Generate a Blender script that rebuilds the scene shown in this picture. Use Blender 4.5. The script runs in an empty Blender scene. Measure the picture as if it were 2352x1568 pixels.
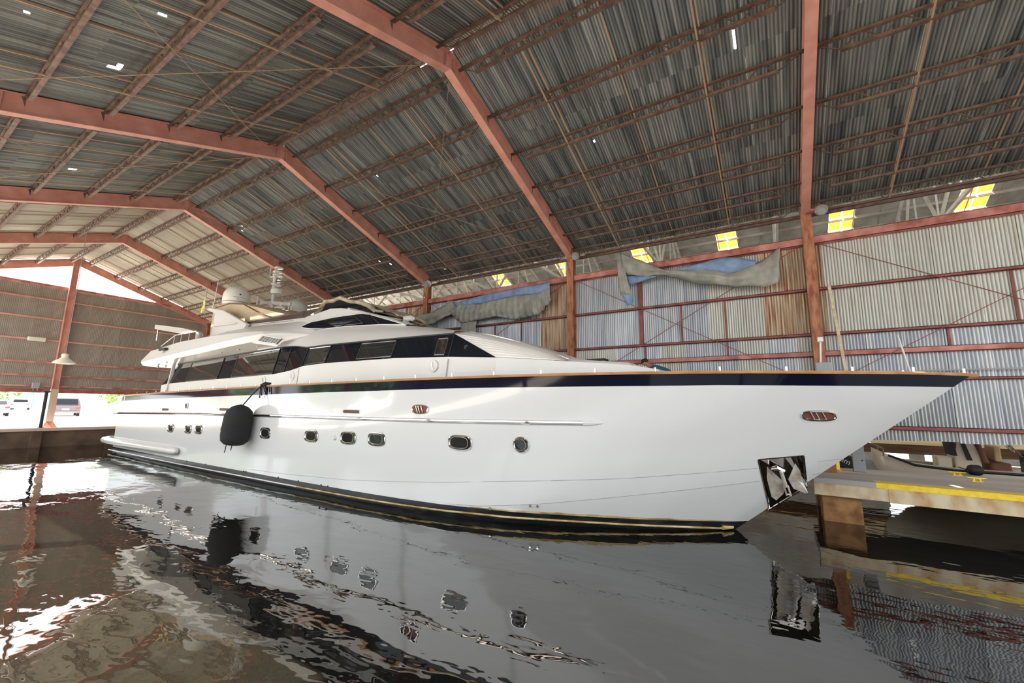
import bpy, bmesh, math, random
from mathutils import Vector, Matrix
random.seed(7)
C = bpy.context.scene.collection
# ------------------------------------------------------------------ camera
cam = bpy.data.objects.new('camera', bpy.data.cameras.new('camera')); C.objects.link(cam)
YAW, PIT, ROL = 1.01004816, 0.152124919, 0.0143204440
fw = Vector((math.sin(YAW)*math.cos(PIT), math.cos(YAW)*math.cos(PIT), math.sin(PIT)))
r0 = Vector((math.cos(YAW), -math.sin(YAW), 0)); u0 = r0.cross(fw)
cr, sr = math.cos(ROL), math.sin(ROL)
rr = r0*cr + u0*sr; uu = u0*cr - r0*sr
cam.matrix_world = Matrix(((rr.x, uu.x, -fw.x, 0), (rr.y, uu.y, -fw.y, 0), (rr.z, uu.z, -fw.z, 2.6), (0, 0, 0, 1)))
cam.data.sensor_width = 36; cam.data.lens = 967.243/2352*36
cam.data.clip_end = 500; cam.data.clip_start = .05
bpy.context.scene.camera = cam
# ------------------------------------------------------------------ light
w = bpy.data.worlds.new('sky'); bpy.context.scene.world = w; w.use_nodes = True
bgn = w.node_tree.nodes['Background']; bgn.inputs[0].default_value = (.93, .97, 1, 1); bgn.inputs[1].default_value = 4.6
sun = bpy.data.objects.new('sun', bpy.data.lights.new('sun', 'SUN')); C.objects.link(sun)
sun.data.energy = 42; sun.data.angle = .01; sun.data.color = (1, .93, .8)
sun.rotation_euler = Vector((-.50, .42, 1.15)).to_track_quat('Z', 'Y').to_euler()
vs = bpy.context.scene.view_settings
vs.view_transform = 'Standard'; vs.look = 'None'; vs.gamma = 1; vs.use_curve_mapping = False; vs.exposure = -0.2
# ------------------------------------------------------------------ materials
def hexl(r, g, b): return tuple((c/255/12.92 if c/255 <= .04045 else ((c/255+.055)/1.055)**2.4) for c in (r, g, b)) + (1,)
def mat(name, col, rough=.5, metal=0, spec=.5, noise=None, col2=None, scale=3, amt=1, coat=0, bump=0, lo=.35, hi=.65, stretch=(1, 1, 1), rnd=0, trans=0, ior=None, corr=0):
    m = bpy.data.materials.new(name); m.use_nodes = True; nt = m.node_tree; N = nt.nodes; L = nt.links
    p = N['Principled BSDF']
    p.inputs['Base Color'].default_value = col; p.inputs['Roughness'].default_value = rough
    p.inputs['Metallic'].default_value = metal; p.inputs['Specular IOR Level'].default_value = spec
    if coat: p.inputs['Coat Weight'].default_value = coat; p.inputs['Coat Roughness'].default_value = .03
    if ior: p.inputs['IOR'].default_value = ior
    if trans: p.inputs['Transmission Weight'].default_value = trans
    last = None
    if col2 or bump or rnd:
        tc = N.new('ShaderNodeTexCoord'); mp = N.new('ShaderNodeMapping'); mp.inputs['Scale'].default_value = stretch
        L.new(tc.outputs['Object'], mp.inputs['Vector'])
        nz = N.new('ShaderNodeTexNoise'); nz.inputs['Scale'].default_value = scale; nz.inputs['Detail'].default_value = 5
        oi = N.new('ShaderNodeObjectInfo')
        if rnd:
            ml = N.new('ShaderNodeMath'); ml.operation = 'MULTIPLY'; ml.inputs[1].default_value = 37.7
            L.new(oi.outputs['Random'], ml.inputs[0]); ad = N.new('ShaderNodeVectorMath'); ad.operation = 'ADD'
            L.new(mp.outputs[0], ad.inputs[0]); L.new(ml.outputs[0], ad.inputs[1]); L.new(ad.outputs[0], nz.inputs['Vector'])
        else: L.new(mp.outputs[0], nz.inputs['Vector'])
        if col2:
            rp = N.new('ShaderNodeValToRGB'); rp.color_ramp.elements[0].position = lo; rp.color_ramp.elements[1].position = hi
            rp.color_ramp.elements[0].color = col; rp.color_ramp.elements[1].color = col2
            L.new(nz.outputs['Fac'], rp.inputs[0]); last = rp.outputs[0]
            if rnd:
                hv = N.new('ShaderNodeHueSaturation'); mr = N.new('ShaderNodeMapRange')
                mr.inputs['To Min'].default_value = 1-rnd; mr.inputs['To Max'].default_value = 1+rnd
                L.new(oi.outputs['Random'], mr.inputs[0]); L.new(mr.outputs[0], hv.inputs['Value']); L.new(last, hv.inputs['Color']); last = hv.outputs[0]
            if corr:   # corrugation shading put into the colour: valleys darker than crests
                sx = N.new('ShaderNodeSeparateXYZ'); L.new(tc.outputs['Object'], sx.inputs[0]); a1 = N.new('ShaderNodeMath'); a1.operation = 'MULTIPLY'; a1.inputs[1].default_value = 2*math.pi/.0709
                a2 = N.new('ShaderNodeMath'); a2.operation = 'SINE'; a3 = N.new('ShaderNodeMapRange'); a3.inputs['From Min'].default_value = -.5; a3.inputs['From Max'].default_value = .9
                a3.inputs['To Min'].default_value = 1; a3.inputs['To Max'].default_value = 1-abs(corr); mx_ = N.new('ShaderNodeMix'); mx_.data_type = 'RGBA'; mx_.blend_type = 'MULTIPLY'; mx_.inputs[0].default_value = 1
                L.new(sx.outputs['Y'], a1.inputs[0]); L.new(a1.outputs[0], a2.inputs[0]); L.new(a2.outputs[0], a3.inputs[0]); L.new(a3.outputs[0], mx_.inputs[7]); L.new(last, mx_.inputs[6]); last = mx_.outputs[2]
            L.new(last, p.inputs['Base Color'])
        if bump:
            bp = N.new('ShaderNodeBump'); bp.inputs['Strength'].default_value = bump; bp.inputs['Distance'].default_value = .02
            L.new(nz.outputs['Fac'], bp.inputs['Height']); L.new(bp.outputs[0], p.inputs['Normal'])
    return m
M = {}
M['hull'] = mat('white_gelcoat', (.67, .675, .665, 1), .13, coat=.5)
M['white'] = mat('white_paint', (.63, .61, .58, 1), .3, coat=.2)
M['soffit'] = mat('white_soffit', (.78, .74, .68, 1), .25)
M['navy'] = mat('navy_gloss', hexl(16, 20, 36), .06, spec=.3)
M['teak'] = mat('varnished_teak', hexl(168, 116, 72), .3, col2=hexl(196, 146, 98), scale=2, stretch=(4, .4, 4), coat=.3)
M['chrome'] = mat('polished_steel', (.72, .70, .68, 1), .07, 1)
M['darkchrome'] = mat('dark_polished_steel', (.30, .27, .25, 1), .1, 1)
M['dull'] = mat('dull_steel', (.78, .75, .69, 1), .5, .35, col2=(.42, .33, .25, 1), scale=4)
M['glass'] = mat('tinted_glass', (.008, .01, .014, 1), .03, spec=.25)
M['pane'] = mat('dark_pane', (.018, .02, .02, 1), .04, spec=.8)
M['smoke'] = mat('smoked_acrylic', hexl(74, 62, 58), .08, spec=.6)
M['black'] = mat('black_rubber', (.012, .012, .013, 1), .6)
M['boot'] = mat('dark_boot_paint', (.012, .013, .016, 1), .25, col2=(.05, .045, .035, 1), scale=2, stretch=(1, 1, 4), lo=.5, hi=.8)
M['fender'] = mat('black_fender_cloth', (.014, .014, .014, 1), .85, bump=.4, scale=60)
M['canvas'] = mat('beige_canvas', hexl(184, 164, 132), .85, col2=hexl(200, 182, 152), scale=1.5, bump=.5)
M['cover'] = mat('cream_cover_cloth', hexl(205, 190, 160), .85, col2=hexl(160, 145, 118), scale=5, bump=.8)
M['stain'] = mat('ochre_scum', hexl(210, 190, 140), .5, col2=hexl(150, 120, 60), scale=3)
M['redsteel'] = mat('red_oxide_steel', hexl(214, 156, 140), .5, col2=hexl(196, 136, 120), scale=2.5, rnd=.05)
M['girt'] = mat('red_oxide_rail', hexl(160, 84, 76), .55, col2=hexl(120, 60, 52), scale=3)
M['pinkrail'] = mat('faded_red_rail', hexl(212, 142, 130), .6, col2=hexl(156, 86, 72), scale=2.5, stretch=(1, 1, 1))
M['rustcol'] = mat('rusted_steel', hexl(190, 132, 96), .75, col2=hexl(142, 82, 58), scale=5, bump=.3, stretch=(2, 2, .6))
M['joist'] = mat('joist_steel', hexl(84, 62, 54), .6, col2=hexl(118, 94, 80), scale=6, rnd=.15)
M['rod'] = mat('bridging_steel', hexl(166, 138, 114), .6)
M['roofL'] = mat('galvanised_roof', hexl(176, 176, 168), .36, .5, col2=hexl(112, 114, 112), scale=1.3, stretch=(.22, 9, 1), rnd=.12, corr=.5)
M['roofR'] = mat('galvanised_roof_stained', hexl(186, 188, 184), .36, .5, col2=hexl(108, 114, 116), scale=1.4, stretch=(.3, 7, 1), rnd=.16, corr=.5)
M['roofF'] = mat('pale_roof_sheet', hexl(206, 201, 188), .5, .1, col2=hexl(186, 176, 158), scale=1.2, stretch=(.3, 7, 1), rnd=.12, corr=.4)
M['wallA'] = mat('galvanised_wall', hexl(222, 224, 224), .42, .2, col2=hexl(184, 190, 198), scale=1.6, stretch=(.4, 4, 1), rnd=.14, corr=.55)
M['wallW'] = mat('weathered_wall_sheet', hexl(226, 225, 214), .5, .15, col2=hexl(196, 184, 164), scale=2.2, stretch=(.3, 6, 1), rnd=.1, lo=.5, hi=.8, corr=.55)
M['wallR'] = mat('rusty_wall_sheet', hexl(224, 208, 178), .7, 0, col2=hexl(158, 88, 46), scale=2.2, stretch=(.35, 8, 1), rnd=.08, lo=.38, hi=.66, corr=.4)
M['gable'] = mat('brown_grey_sheet', hexl(150, 141, 130), .7, 0, col2=hexl(140, 130, 118), scale=1.2, stretch=(.6, 2, 1), rnd=.08)
M['neigh'] = mat('old_grey_sheet', hexl(214, 212, 208), .6, .1, col2=hexl(178, 168, 158), scale=1.2, rnd=.1)
M['whitesteel'] = mat('white_truss_paint', hexl(230, 228, 222), .5, col2=hexl(190, 180, 168), scale=3, lo=.5, hi=.8)
M['tarp'] = mat('grey_tarpaulin', hexl(176, 173, 160), .8, col2=hexl(140, 139, 129), scale=2.2, bump=.5)
M['blue'] = mat('blue_tarpaulin', hexl(140, 164, 196), .75, col2=hexl(112, 136, 168), scale=3, bump=.5)
M['concrete'] = mat('dock_concrete', hexl(214, 200, 168), .8, col2=hexl(178, 136, 88), scale=2.6, stretch=(1, 1, .6), bump=.4, lo=.45, hi=.7)
M['deckc'] = mat('dock_top_concrete', hexl(176, 166, 160), .75, col2=hexl(196, 188, 182), scale=1.2, stretch=(1, .3, 1), bump=.15)
M['pile'] = mat('ochre_pile_concrete', hexl(170, 128, 80), .8, col2=hexl(116, 78, 44), scale=3, bump=.4)
M['yellow'] = mat('yellow_paint', hexl(250, 218, 60), .5, col2=hexl(236, 198, 44), scale=9)
M['bandgrey'] = mat('grey_worn_paint', hexl(170, 165, 160), .6)
M['seawall'] = mat('seawall_concrete', hexl(104, 84, 68), .9, col2=hexl(66, 52, 42), scale=1.2, bump=.4)
M['cap'] = mat('seawall_cap', hexl(196, 172, 152), .8)
M['lot'] = mat('pale_pavement', (.62, .6, .56, 1), .9, col2=(.7, .68, .64, 1), scale=.4)
M['timber'] = mat('pale_timber', hexl(226, 210, 176), .7, col2=hexl(200, 176, 140), scale=3, stretch=(4, .3, 4))
M['brown'] = mat('brown_timber', hexl(112, 84, 62), .8, col2=hexl(80, 58, 42), scale=3, stretch=(4, .3, 4))
M['beige'] = mat('beige_fibreglass', hexl(222, 208, 186), .3, coat=.3)
M['seat'] = mat('brown_vinyl', hexl(112, 64, 46), .5)
M['seatl'] = mat('tan_vinyl', hexl(206, 176, 134), .5)
M['skin'] = mat('skin', hexl(176, 118, 92), .6)
M['hair'] = mat('dark_hair', (.02, .014, .01, 1), .7)
M['teal'] = mat('teal_cloth', hexl(34, 92, 112), .85, bump=.4, scale=12)
M['trouser'] = mat('dark_trousers', hexl(40, 44, 54), .9)
M['leaf'] = mat('leaves', hexl(120, 150, 60), .7, col2=hexl(70, 104, 34), scale=1.5)
M['bark'] = mat('bark', hexl(110, 90, 70), .9)
M['carwhite'] = mat('white_car_paint', (.8, .8, .8, 1), .2, coat=.6)
M['carblack'] = mat('dark_car_paint', hexl(92, 84, 92), .25, .3, coat=.6)
M['tail'] = mat('red_tail_lens', hexl(200, 50, 60), .3)
M['tealbin'] = mat('turquoise_paint', hexl(90, 200, 180), .5)
M['greybox'] = mat('grey_box_paint', hexl(150, 154, 156), .5)
M['lamp'] = mat('lamp_enamel', hexl(220, 214, 196), .4)
M['flag'] = mat('yellow_flag_cloth', hexl(240, 208, 50), .8)
M['dome'] = mat('radome_white', hexl(226, 226, 214), .35)
M['ink'] = mat('grey_lettering', hexl(90, 96, 100), .6)
M['rope'] = mat('dark_rope', hexl(40, 28, 34), .9)
M['grille'] = mat('black_grille', (.01, .01, .01, 1), .5)
M['orange'] = mat('orange_red_plastic', hexl(230, 80, 50), .5)
# translucent yellow fibreglass
ms = bpy.data.materials.new('yellow_translucent_sheet'); ms.use_nodes = True; nt = ms.node_tree
for n in list(nt.nodes): nt.nodes.remove(n)
o_ = nt.nodes.new('ShaderNodeOutputMaterial'); t_ = nt.nodes.new('ShaderNodeBsdfTranslucent'); d_ = nt.nodes.new('ShaderNodeBsdfDiffuse'); x_ = nt.nodes.new('ShaderNodeMixShader')
nz_ = nt.nodes.new('ShaderNodeTexNoise'); nz_.inputs['Scale'].default_value = 3; rp_ = nt.nodes.new('ShaderNodeValToRGB')
rp_.color_ramp.elements[0].color = (.33, .165, .02, 1); rp_.color_ramp.elements[1].color = (.20, .08, .01, 1); rp_.color_ramp.elements[0].position = .45; rp_.color_ramp.elements[1].position = .7
nt.links.new(nz_.outputs[0], rp_.inputs[0]); nt.links.new(rp_.outputs[0], t_.inputs[0]); d_.inputs[0].default_value = (.6, .4, .1, 1)
x_.inputs[0].default_value = .12; nt.links.new(t_.outputs[0], x_.inputs[1]); nt.links.new(d_.outputs[0], x_.inputs[2]); nt.links.new(x_.outputs[0], o_.inputs[0])
M['skylight'] = ms
# water
mw = bpy.data.materials.new('dark_water'); mw.use_nodes = True; nt = mw.node_tree; N = nt.nodes; L = nt.links; p = N['Principled BSDF']
p.inputs['Base Color'].default_value = (.006, .0055, .004, 1); p.inputs['Roughness'].default_value = .012; p.inputs['IOR'].default_value = 2.1
tc = N.new('ShaderNodeTexCoord')
def nzn(scale, det, sx, sy, rot=0, dist=0):
    mp = N.new('ShaderNodeMapping'); mp.inputs['Scale'].default_value = (sx, sy, 1); mp.inputs['Rotation'].default_value = (0, 0, rot)
    n = N.new('ShaderNodeTexNoise'); n.inputs['Scale'].default_value = scale; n.inputs['Detail'].default_value = det; n.inputs['Distortion'].default_value = dist
    L.new(tc.outputs['Object'], mp.inputs[0]); L.new(mp.outputs[0], n.inputs['Vector']); return n
a_ = nzn(.62, 1.5, 1, .7, .5); b_ = nzn(2.6, 2, 1.3, .6, -.4, .3); c_ = nzn(8, 1, 1, .8)
m1 = N.new('ShaderNodeMath'); m1.operation = 'MULTIPLY_ADD'; m1.inputs[1].default_value = .20; L.new(b_.outputs[0], m1.inputs[0])
m2 = N.new('ShaderNodeMath'); m2.operation = 'MULTIPLY_ADD'; m2.inputs[1].default_value = .018; L.new(c_.outputs[0], m2.inputs[0]); L.new(a_.outputs[0], m1.inputs[2]); L.new(m1.outputs[0], m2.inputs[2])
bp = N.new('ShaderNodeBump'); bp.inputs['Strength'].default_value = .5; bp.inputs['Distance'].default_value = .055; L.new(m2.outputs[0], bp.inputs['Height']); L.new(bp.outputs[0], p.inputs['Normal'])
M['water'] = mw
# ------------------------------------------------------------------ helpers
def thing(name, label, cat, loc=(0, 0, 0), group=None, kind=None):
    o = bpy.data.objects.new(name, None); C.objects.link(o); o.location = loc; o.empty_display_size = .2
    if label: o['label'] = label
    if cat: o['category'] = cat
    if group: o['group'] = group
    if kind: o['kind'] = kind
    return o
def tag(o, label, cat, group=None):
    o['label'] = label; o['category'] = cat
    if group: o['group'] = group
    return o
def wp(o):  # world location of a helper empty (never rotated)
    v = Vector((0, 0, 0))
    while o: v = v + o.location; o = o.parent
    return v
class MB:
    def __init__(s): s.v = []; s.f = []; s.sm = False
    def add(s, vs_, fs):
        n = len(s.v); s.v += [tuple(v) for v in vs_]; s.f += [tuple(i+n for i in f) for f in fs]; return s
    def box(s, a, b):
        x0, y0, z0 = a; x1, y1, z1 = b
        return s.add([(x0, y0, z0), (x1, y0, z0), (x1, y1, z0), (x0, y1, z0), (x0, y0, z1), (x1, y0, z1), (x1, y1, z1), (x0, y1, z1)],
                     [(0, 3, 2, 1), (4, 5, 6, 7), (0, 1, 5, 4), (1, 2, 6, 5), (2, 3, 7, 6), (3, 0, 4, 7)])
    def bar(s, p, q, w_, h_, up=(0, 0, 1)):
        p = Vector(p); q = Vector(q); d = (q-p).normalized(); u = Vector(up)
        if abs(d.dot(u)) > .98: u = Vector((1, 0, 0))
        r = d.cross(u).normalized(); u = r.cross(d)
        vs_ = [e + r*(i*w_/2) + u*(j*h_/2) for e in (p, q) for i, j in ((-1, -1), (1, -1), (1, 1), (-1, 1))]
        return s.add(vs_, [(0, 1, 2, 3), (7, 6, 5, 4), (0, 4, 5, 1), (1, 5, 6, 2), (2, 6, 7, 3), (3, 7, 4, 0)])
    def tube(s, pts, r, n=8, cap=True):
        pts = [Vector(p) for p in pts]; rs = r if isinstance(r, (list, tuple)) else [r]*len(pts); rings = []
        prev = None
        for i, p_ in enumerate(pts):
            d = (pts[min(i+1, len(pts)-1)]-pts[max(i-1, 0)]).normalized()
            u = prev if prev and abs(prev.dot(d)) < .95 else (Vector((0, 0, 1)) if abs(d.z) < .9 else Vector((1, 0, 0)))
            a = d.cross(u).normalized(); b = a.cross(d).normalized(); prev = b
            rings.append([p_+(a*math.cos(t)+b*math.sin(t))*rs[i] for t in [2*math.pi*k/n for k in range(n)]])
        vs_ = [v for rg in rings for v in rg]; fs = []
        for i in range(len(pts)-1):
            for k in range(n): fs.append((i*n+k, i*n+(k+1) % n, (i+1)*n+(k+1) % n, (i+1)*n+k))
        if cap: fs.append(tuple(range(n))[::-1]); fs.append(tuple((len(pts)-1)*n+k for k in range(n)))
        return s.add(vs_, fs)
    def lathe(s, c, prof, n=20, ax=None):
        c = Vector(c); vs_ = []; fs = []
        for r, z in prof:
            for k in range(n):
                t = 2*math.pi*k/n; v = Vector((r*math.cos(t), r*math.sin(t), z))
                if ax is not None: v = ax @ v
                vs_.append(c+v)
        for i in range(len(prof)-1):
            for k in range(n): fs.append((i*n+k, i*n+(k+1) % n, (i+1)*n+(k+1) % n, (i+1)*n+k))
        return s.add(vs_, fs)
    def prism(s, poly, dvec):
        poly = [Vector(p) for p in poly]; d = Vector(dvec); n = len(poly)
        return s.add(poly+[p+d for p in poly], [tuple(range(n))[::-1], tuple(range(n, 2*n))]+[(i, (i+1) % n, n+(i+1) % n, n+i) for i in range(n)])
    def grid(s, rows):
        n = len(rows[0]); vs_ = [p for r in rows for p in r]
        return s.add(vs_, [(i*n+k, i*n+k+1, (i+1)*n+k+1, (i+1)*n+k) for i in range(len(rows)-1) for k in range(n-1)])
    def mesh(s, name):
        me = bpy.data.meshes.new(name); me.from_pydata(s.v, [], s.f); return me
    def build(s, name, m, parent=None, smooth=False, ang=35, bevel=0, solid=0, fix=True):
        me = s.mesh(name); me.materials.append(M[m] if isinstance(m, str) else m)
        if fix:
            b = bmesh.new(); b.from_mesh(me); bmesh.ops.remove_doubles(b, verts=b.verts, dist=1e-5); bmesh.ops.recalc_face_normals(b, faces=b.faces); b.to_mesh(me); b.free()
        o = bpy.data.objects.new(name, me); C.objects.link(o)
        if parent: o.parent = parent; o.location = -wp(parent)
        if smooth:
            for pl in me.polygons: pl.use_smooth = True
            b = bmesh.new(); b.from_mesh(me)
            for e in b.edges:
                if len(e.link_faces) == 2 and e.calc_face_angle(0) > math.radians(ang): e.smooth = False
            b.to_mesh(me); b.free()
        if bevel:
            md = o.modifiers.new('b', 'BEVEL'); md.width = bevel; md.segments = 2; md.limit_method = 'ANGLE'
        if solid:
            md = o.modifiers.new('s', 'SOLIDIFY'); md.thickness = solid; md.offset = 0
        return o
def struct(o): o['kind'] = 'structure'; return o
def link(name, me, m, parent, mw_):
    o = bpy.data.objects.new(name, me); C.objects.link(o); o.parent = parent
    o.matrix_basis = Matrix.Translation(-wp(parent)) @ mw_
    return o
def lerp(a, b, t): return a+(b-a)*t
def interp(x, T):
    if x <= T[0][0]: return T[0][1]
    for a, b in zip(T, T[1:]):
        if x <= b[0]: return a[1]+(b[1]-a[1])*(x-a[0])/(b[0]-a[0])
    return T[-1][1]
# ------------------------------------------------------------------ shed constants
RX, RZ, SL, S, Y0 = 6.94, 11.27, .352, 7.4, -1.05
def roofz(x): return RZ-SL*abs(x-RX)
FY = {k: Y0+S*k for k in range(-2, 6)}
XW = 14.45
# ------------------------------------------------------------------ ground and water
wt = MB().add([(-60, -60, 0), (60, -60, 0), (60, 35.1, 0), (-60, 35.1, 0)], [(0, 1, 2, 3)]).build('water', 'water'); struct(wt)
MB().box((-60, 35.0, -2), (80, 150, 1.0)).build('parking_ground', 'lot').__setitem__('kind', 'structure')
MB().box((-60, 14, -2), (-11, 35.0, 1.0)).build('quay_ground', 'lot').__setitem__('kind', 'structure')
sw = thing('seawall', None, None, (6, 34.9, 0), kind='structure')
MB().box((-30, 34.7, -1), (60, 35.0, .86)).build('wall_face', 'seawall', sw)
MB().box((-30, 34.62, .86), (60, 35.25, 1.03)).build('cap_beam', 'cap', sw, bevel=.02)
for i in range(-4, 12): MB().box((i*3.1-.2, 34.5, -1), (i*3.1+.2, 34.7, .8)).build('buttress', 'seawall', sw)
# ------------------------------------------------------------------ corrugated sheets
def sheet_mesh(name, Lg, m, width=.78, pitch=.0709, amp=.0145, holes=(), nseg=1):
    nc = round(width/pitch)*4; ys = [k*width/nc for k in range(nc+1)]
    us = sorted({0, Lg} | {u for h in holes for u in (h[1], h[2])})
    pts = [[(u, y, amp*math.sin(2*math.pi*y/pitch)) for y in ys] for u in us]
    vs_ = [p_ for r in pts for p_ in r]; n = nc+1; fs = []
    for i in range(len(us)-1):
        for k in range(nc):
            um = (us[i]+us[i+1])/2; ym = ys[k]+.01
            if any(h[1] < um < h[2] and h[3] < ym < h[4] for h in holes): continue
            fs.append((i*n+k, i*n+k+1, (i+1)*n+k+1, (i+1)*n+k))
    me = bpy.data.meshes.new(name); me.from_pydata(vs_, [], fs); me.materials.append(M[m])
    for pl in me.polygons: pl.use_smooth = True
    return me
TH = math.atan(SL)
def slope_matrix(side, y, u, dz=0, tilt=0):
    # local x runs down the slope from the ridge, local y along the building, z up
    c, s = math.cos(TH), math.sin(TH)
    ex = Vector((side*c, 0, -s)); ey = Vector((0, side, 0)); ez = ex.cross(ey)
    o = Vector((RX, y if side > 0 else y+.76, RZ)) + ex*u + ez*dz
    ex = (ex+ez*tilt).normalized()
    return Matrix(((ex.x, ey.x, ez.x, o.x), (ex.y, ey.y, ez.y, o.y), (ex.z, ey.z, ez.z, o.z), (0, 0, 0, 1)))
holesR = [(9.19, .27, .42, .05), (11.95, -.39, .10, .06), (11.93, .05, .07, .05), (9.08, 11.4, .08, .06), (8.86, 20.3, .18, .10), (9.1, 20.7, .1, .08), (13.0, 15.0, .10, .08), (12.7, 15.4, .1, .06), (14.0, 12.5, .12, .1), (13.5, 14.3, .1, .06), (13.9, 18.2, .12, .08), (10.4, 3.9, .08, .05)]
holesL = [(2.04, 11.5, .22, .16), (2.3, 11.35, .1, .1), (2.07, 9.13, .14, .1), (3.18, 18.7, .2, .14), (.9, 10.4, .08, .05), (3.3, 24.5, .12, .08), (5.2, 14.9, .05, .05)]
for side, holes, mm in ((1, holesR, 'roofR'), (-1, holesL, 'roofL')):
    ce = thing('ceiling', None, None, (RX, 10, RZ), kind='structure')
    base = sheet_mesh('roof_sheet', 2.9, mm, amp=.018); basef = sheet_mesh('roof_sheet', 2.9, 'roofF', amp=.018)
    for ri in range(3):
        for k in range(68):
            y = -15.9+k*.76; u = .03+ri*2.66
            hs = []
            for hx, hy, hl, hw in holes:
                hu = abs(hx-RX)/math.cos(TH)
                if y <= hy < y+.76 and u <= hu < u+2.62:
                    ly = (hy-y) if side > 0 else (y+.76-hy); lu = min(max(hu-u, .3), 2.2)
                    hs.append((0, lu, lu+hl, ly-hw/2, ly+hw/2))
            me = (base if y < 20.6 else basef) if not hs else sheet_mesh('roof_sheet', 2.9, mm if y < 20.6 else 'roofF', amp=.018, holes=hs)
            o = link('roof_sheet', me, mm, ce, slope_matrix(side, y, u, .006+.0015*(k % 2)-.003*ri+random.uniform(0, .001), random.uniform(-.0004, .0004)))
    MB().bar((RX+side*.14, -16, RZ-.03), (RX+side*.14, 36.2, RZ-.03), .26, .02, (side*SL, 0, 1)).build('ridge_flashing', 'lamp' if side < 0 else 'joist', ce)
    # open web joists
    tcm = MB().box((-.04, 0, -.075), (.04, S, -.02)).mesh('top_chord'); tcm.materials.append(M['joist'])
    bcm = MB().box((-.04, .55, -.36), (.04, S-.55, -.30)).mesh('bottom_chord'); bcm.materials.append(M['joist'])
    wm = MB(); n = 20; st = (S-1.1)/n
    for i in range(n):
        a, b = (-.04, -.32) if i % 2 else (-.32, -.04)
        wm.bar((0, .55+i*st, a), (0, .55+(i+1)*st, b), .018, .018)
    wm.bar((0, .1, -.05), (0, .55, -.32), .02, .02).bar((0, S-.1, -.05), (0, S-.55, -.32), .02, .02)
    wme = wm.mesh('web'); wme.materials.append(M['joist'])
    OFF = (.42, 1.75, 3.0, 4.3, 5.55, 6.6, 7.45)
    for k in range(-2, 5):
        for dx in OFF:
            x = RX+side*dx
            j = bpy.data.objects.new('roof_joist', tcm); C.objects.link(j); j.parent = ce
            j.matrix_basis = Matrix.Translation(Vector((x, FY[k], roofz(x)-.012))-ce.location)
            for nm, me in (('bottom_chord', bcm), ('web', wme)):
                c2 = bpy.data.objects.new(nm, me); C.objects.link(c2); c2.parent = j
    for k in range(-2, 5):
        for q in (.26, .5, .74):
            for off, dzz in ((0, -.06), (.05, -.36)):
                y = FY[k]+S*q+off
                if off and q == .5: continue
                MB().bar((RX+side*.45, y, roofz(RX+.45)+dzz), (RX+side*7.45, y, roofz(RX+7.45)+dzz), .034, .028).build('bridging_rod', 'rod', ce)
    # wire bracing
    for k in (1, 2):
        MB().bar((RX+side*.3, FY[k+1]-.1, RZ-.5), (RX+side*7.2, FY[k]+.2, roofz(RX+7.2)-.42), .012, .012).build('bracing_wire', 'rod', ce)
        MB().bar((RX+side*.3, FY[k]+.2, RZ-.5), (RX+side*7.2, FY[k+1]-.2, roofz(RX+7.2)-.42), .012, .012).build('bracing_wire', 'rod', ce)
# ------------------------------------------------------------------ portal frames
for k in range(-2, 6):
    y = FY[k]; t = thing('steel_frame', None, None, (RX, y, 0), kind='structure')
    for s in (1, -1):
        def P(dx, z): return (RX+s*dx, 0, z)
        top = [(0, RZ-.05), (7.35, RZ-.05-SL*7.35)]; bot = [(0, RZ-.52), (7.25, 8.22)]
        b = MB()   # web and flanges
        def slab(x0, z0, x1, z1, w_, th):
            b.bar((RX+s*x0, y, z0), (RX+s*x1, y, z1), w_, th)
        b.prism([(RX+s*0, y-.008, top[0][1]), (RX+s*7.35, y-.008, top[1][1]), (RX+s*7.25, y-.008, bot[1][1]), (RX, y-.008, bot[0][1])], (0, .016, 0))
        slab(0, top[0][1], 7.35, top[1][1], .22, .018); slab(0, bot[0][1], 7.2, bot[1][1], .22, .02)
        for dx in (.15, 5.9): b.box((RX+s*dx-.01, y-.1, roofz(RX+dx)-.42), (RX+s*dx+.01, y+.1, roofz(RX+dx)-.06))
        b.build('rafter', 'redsteel', t)
        for dx in OFF[1:5]:
            x = RX+s*dx; z = roofz(x)-.05
            MB().prism([(x, y-.011, z), (x+.0, y-.011, z-.26), (x-.09, y-.011, z)], (0, .022, 0)).bar((x, y-.1, z-.02), (x, y+.1, z-.02), .08, .04).build('joist_seat', 'joist', t)
    for s in (1, -1):
        xo, xi = RX+s*7.47, RX+s*7.23; zb0 = 1.0 if (s > 0 and k < 1) or s < 0 else -.5
        if k == 5 and s == -1: pass
        b = MB().box((min(xo, xi), y-.012, zb0), (max(xo, xi), y+.012, 8.45))
        for x in (xo, xi): b.box((x-.012, y-.13, zb0), (x+.012, y+.13, 8.45))
        b.build('column', 'rustcol' if s > 0 else 'redsteel', t)
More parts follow.
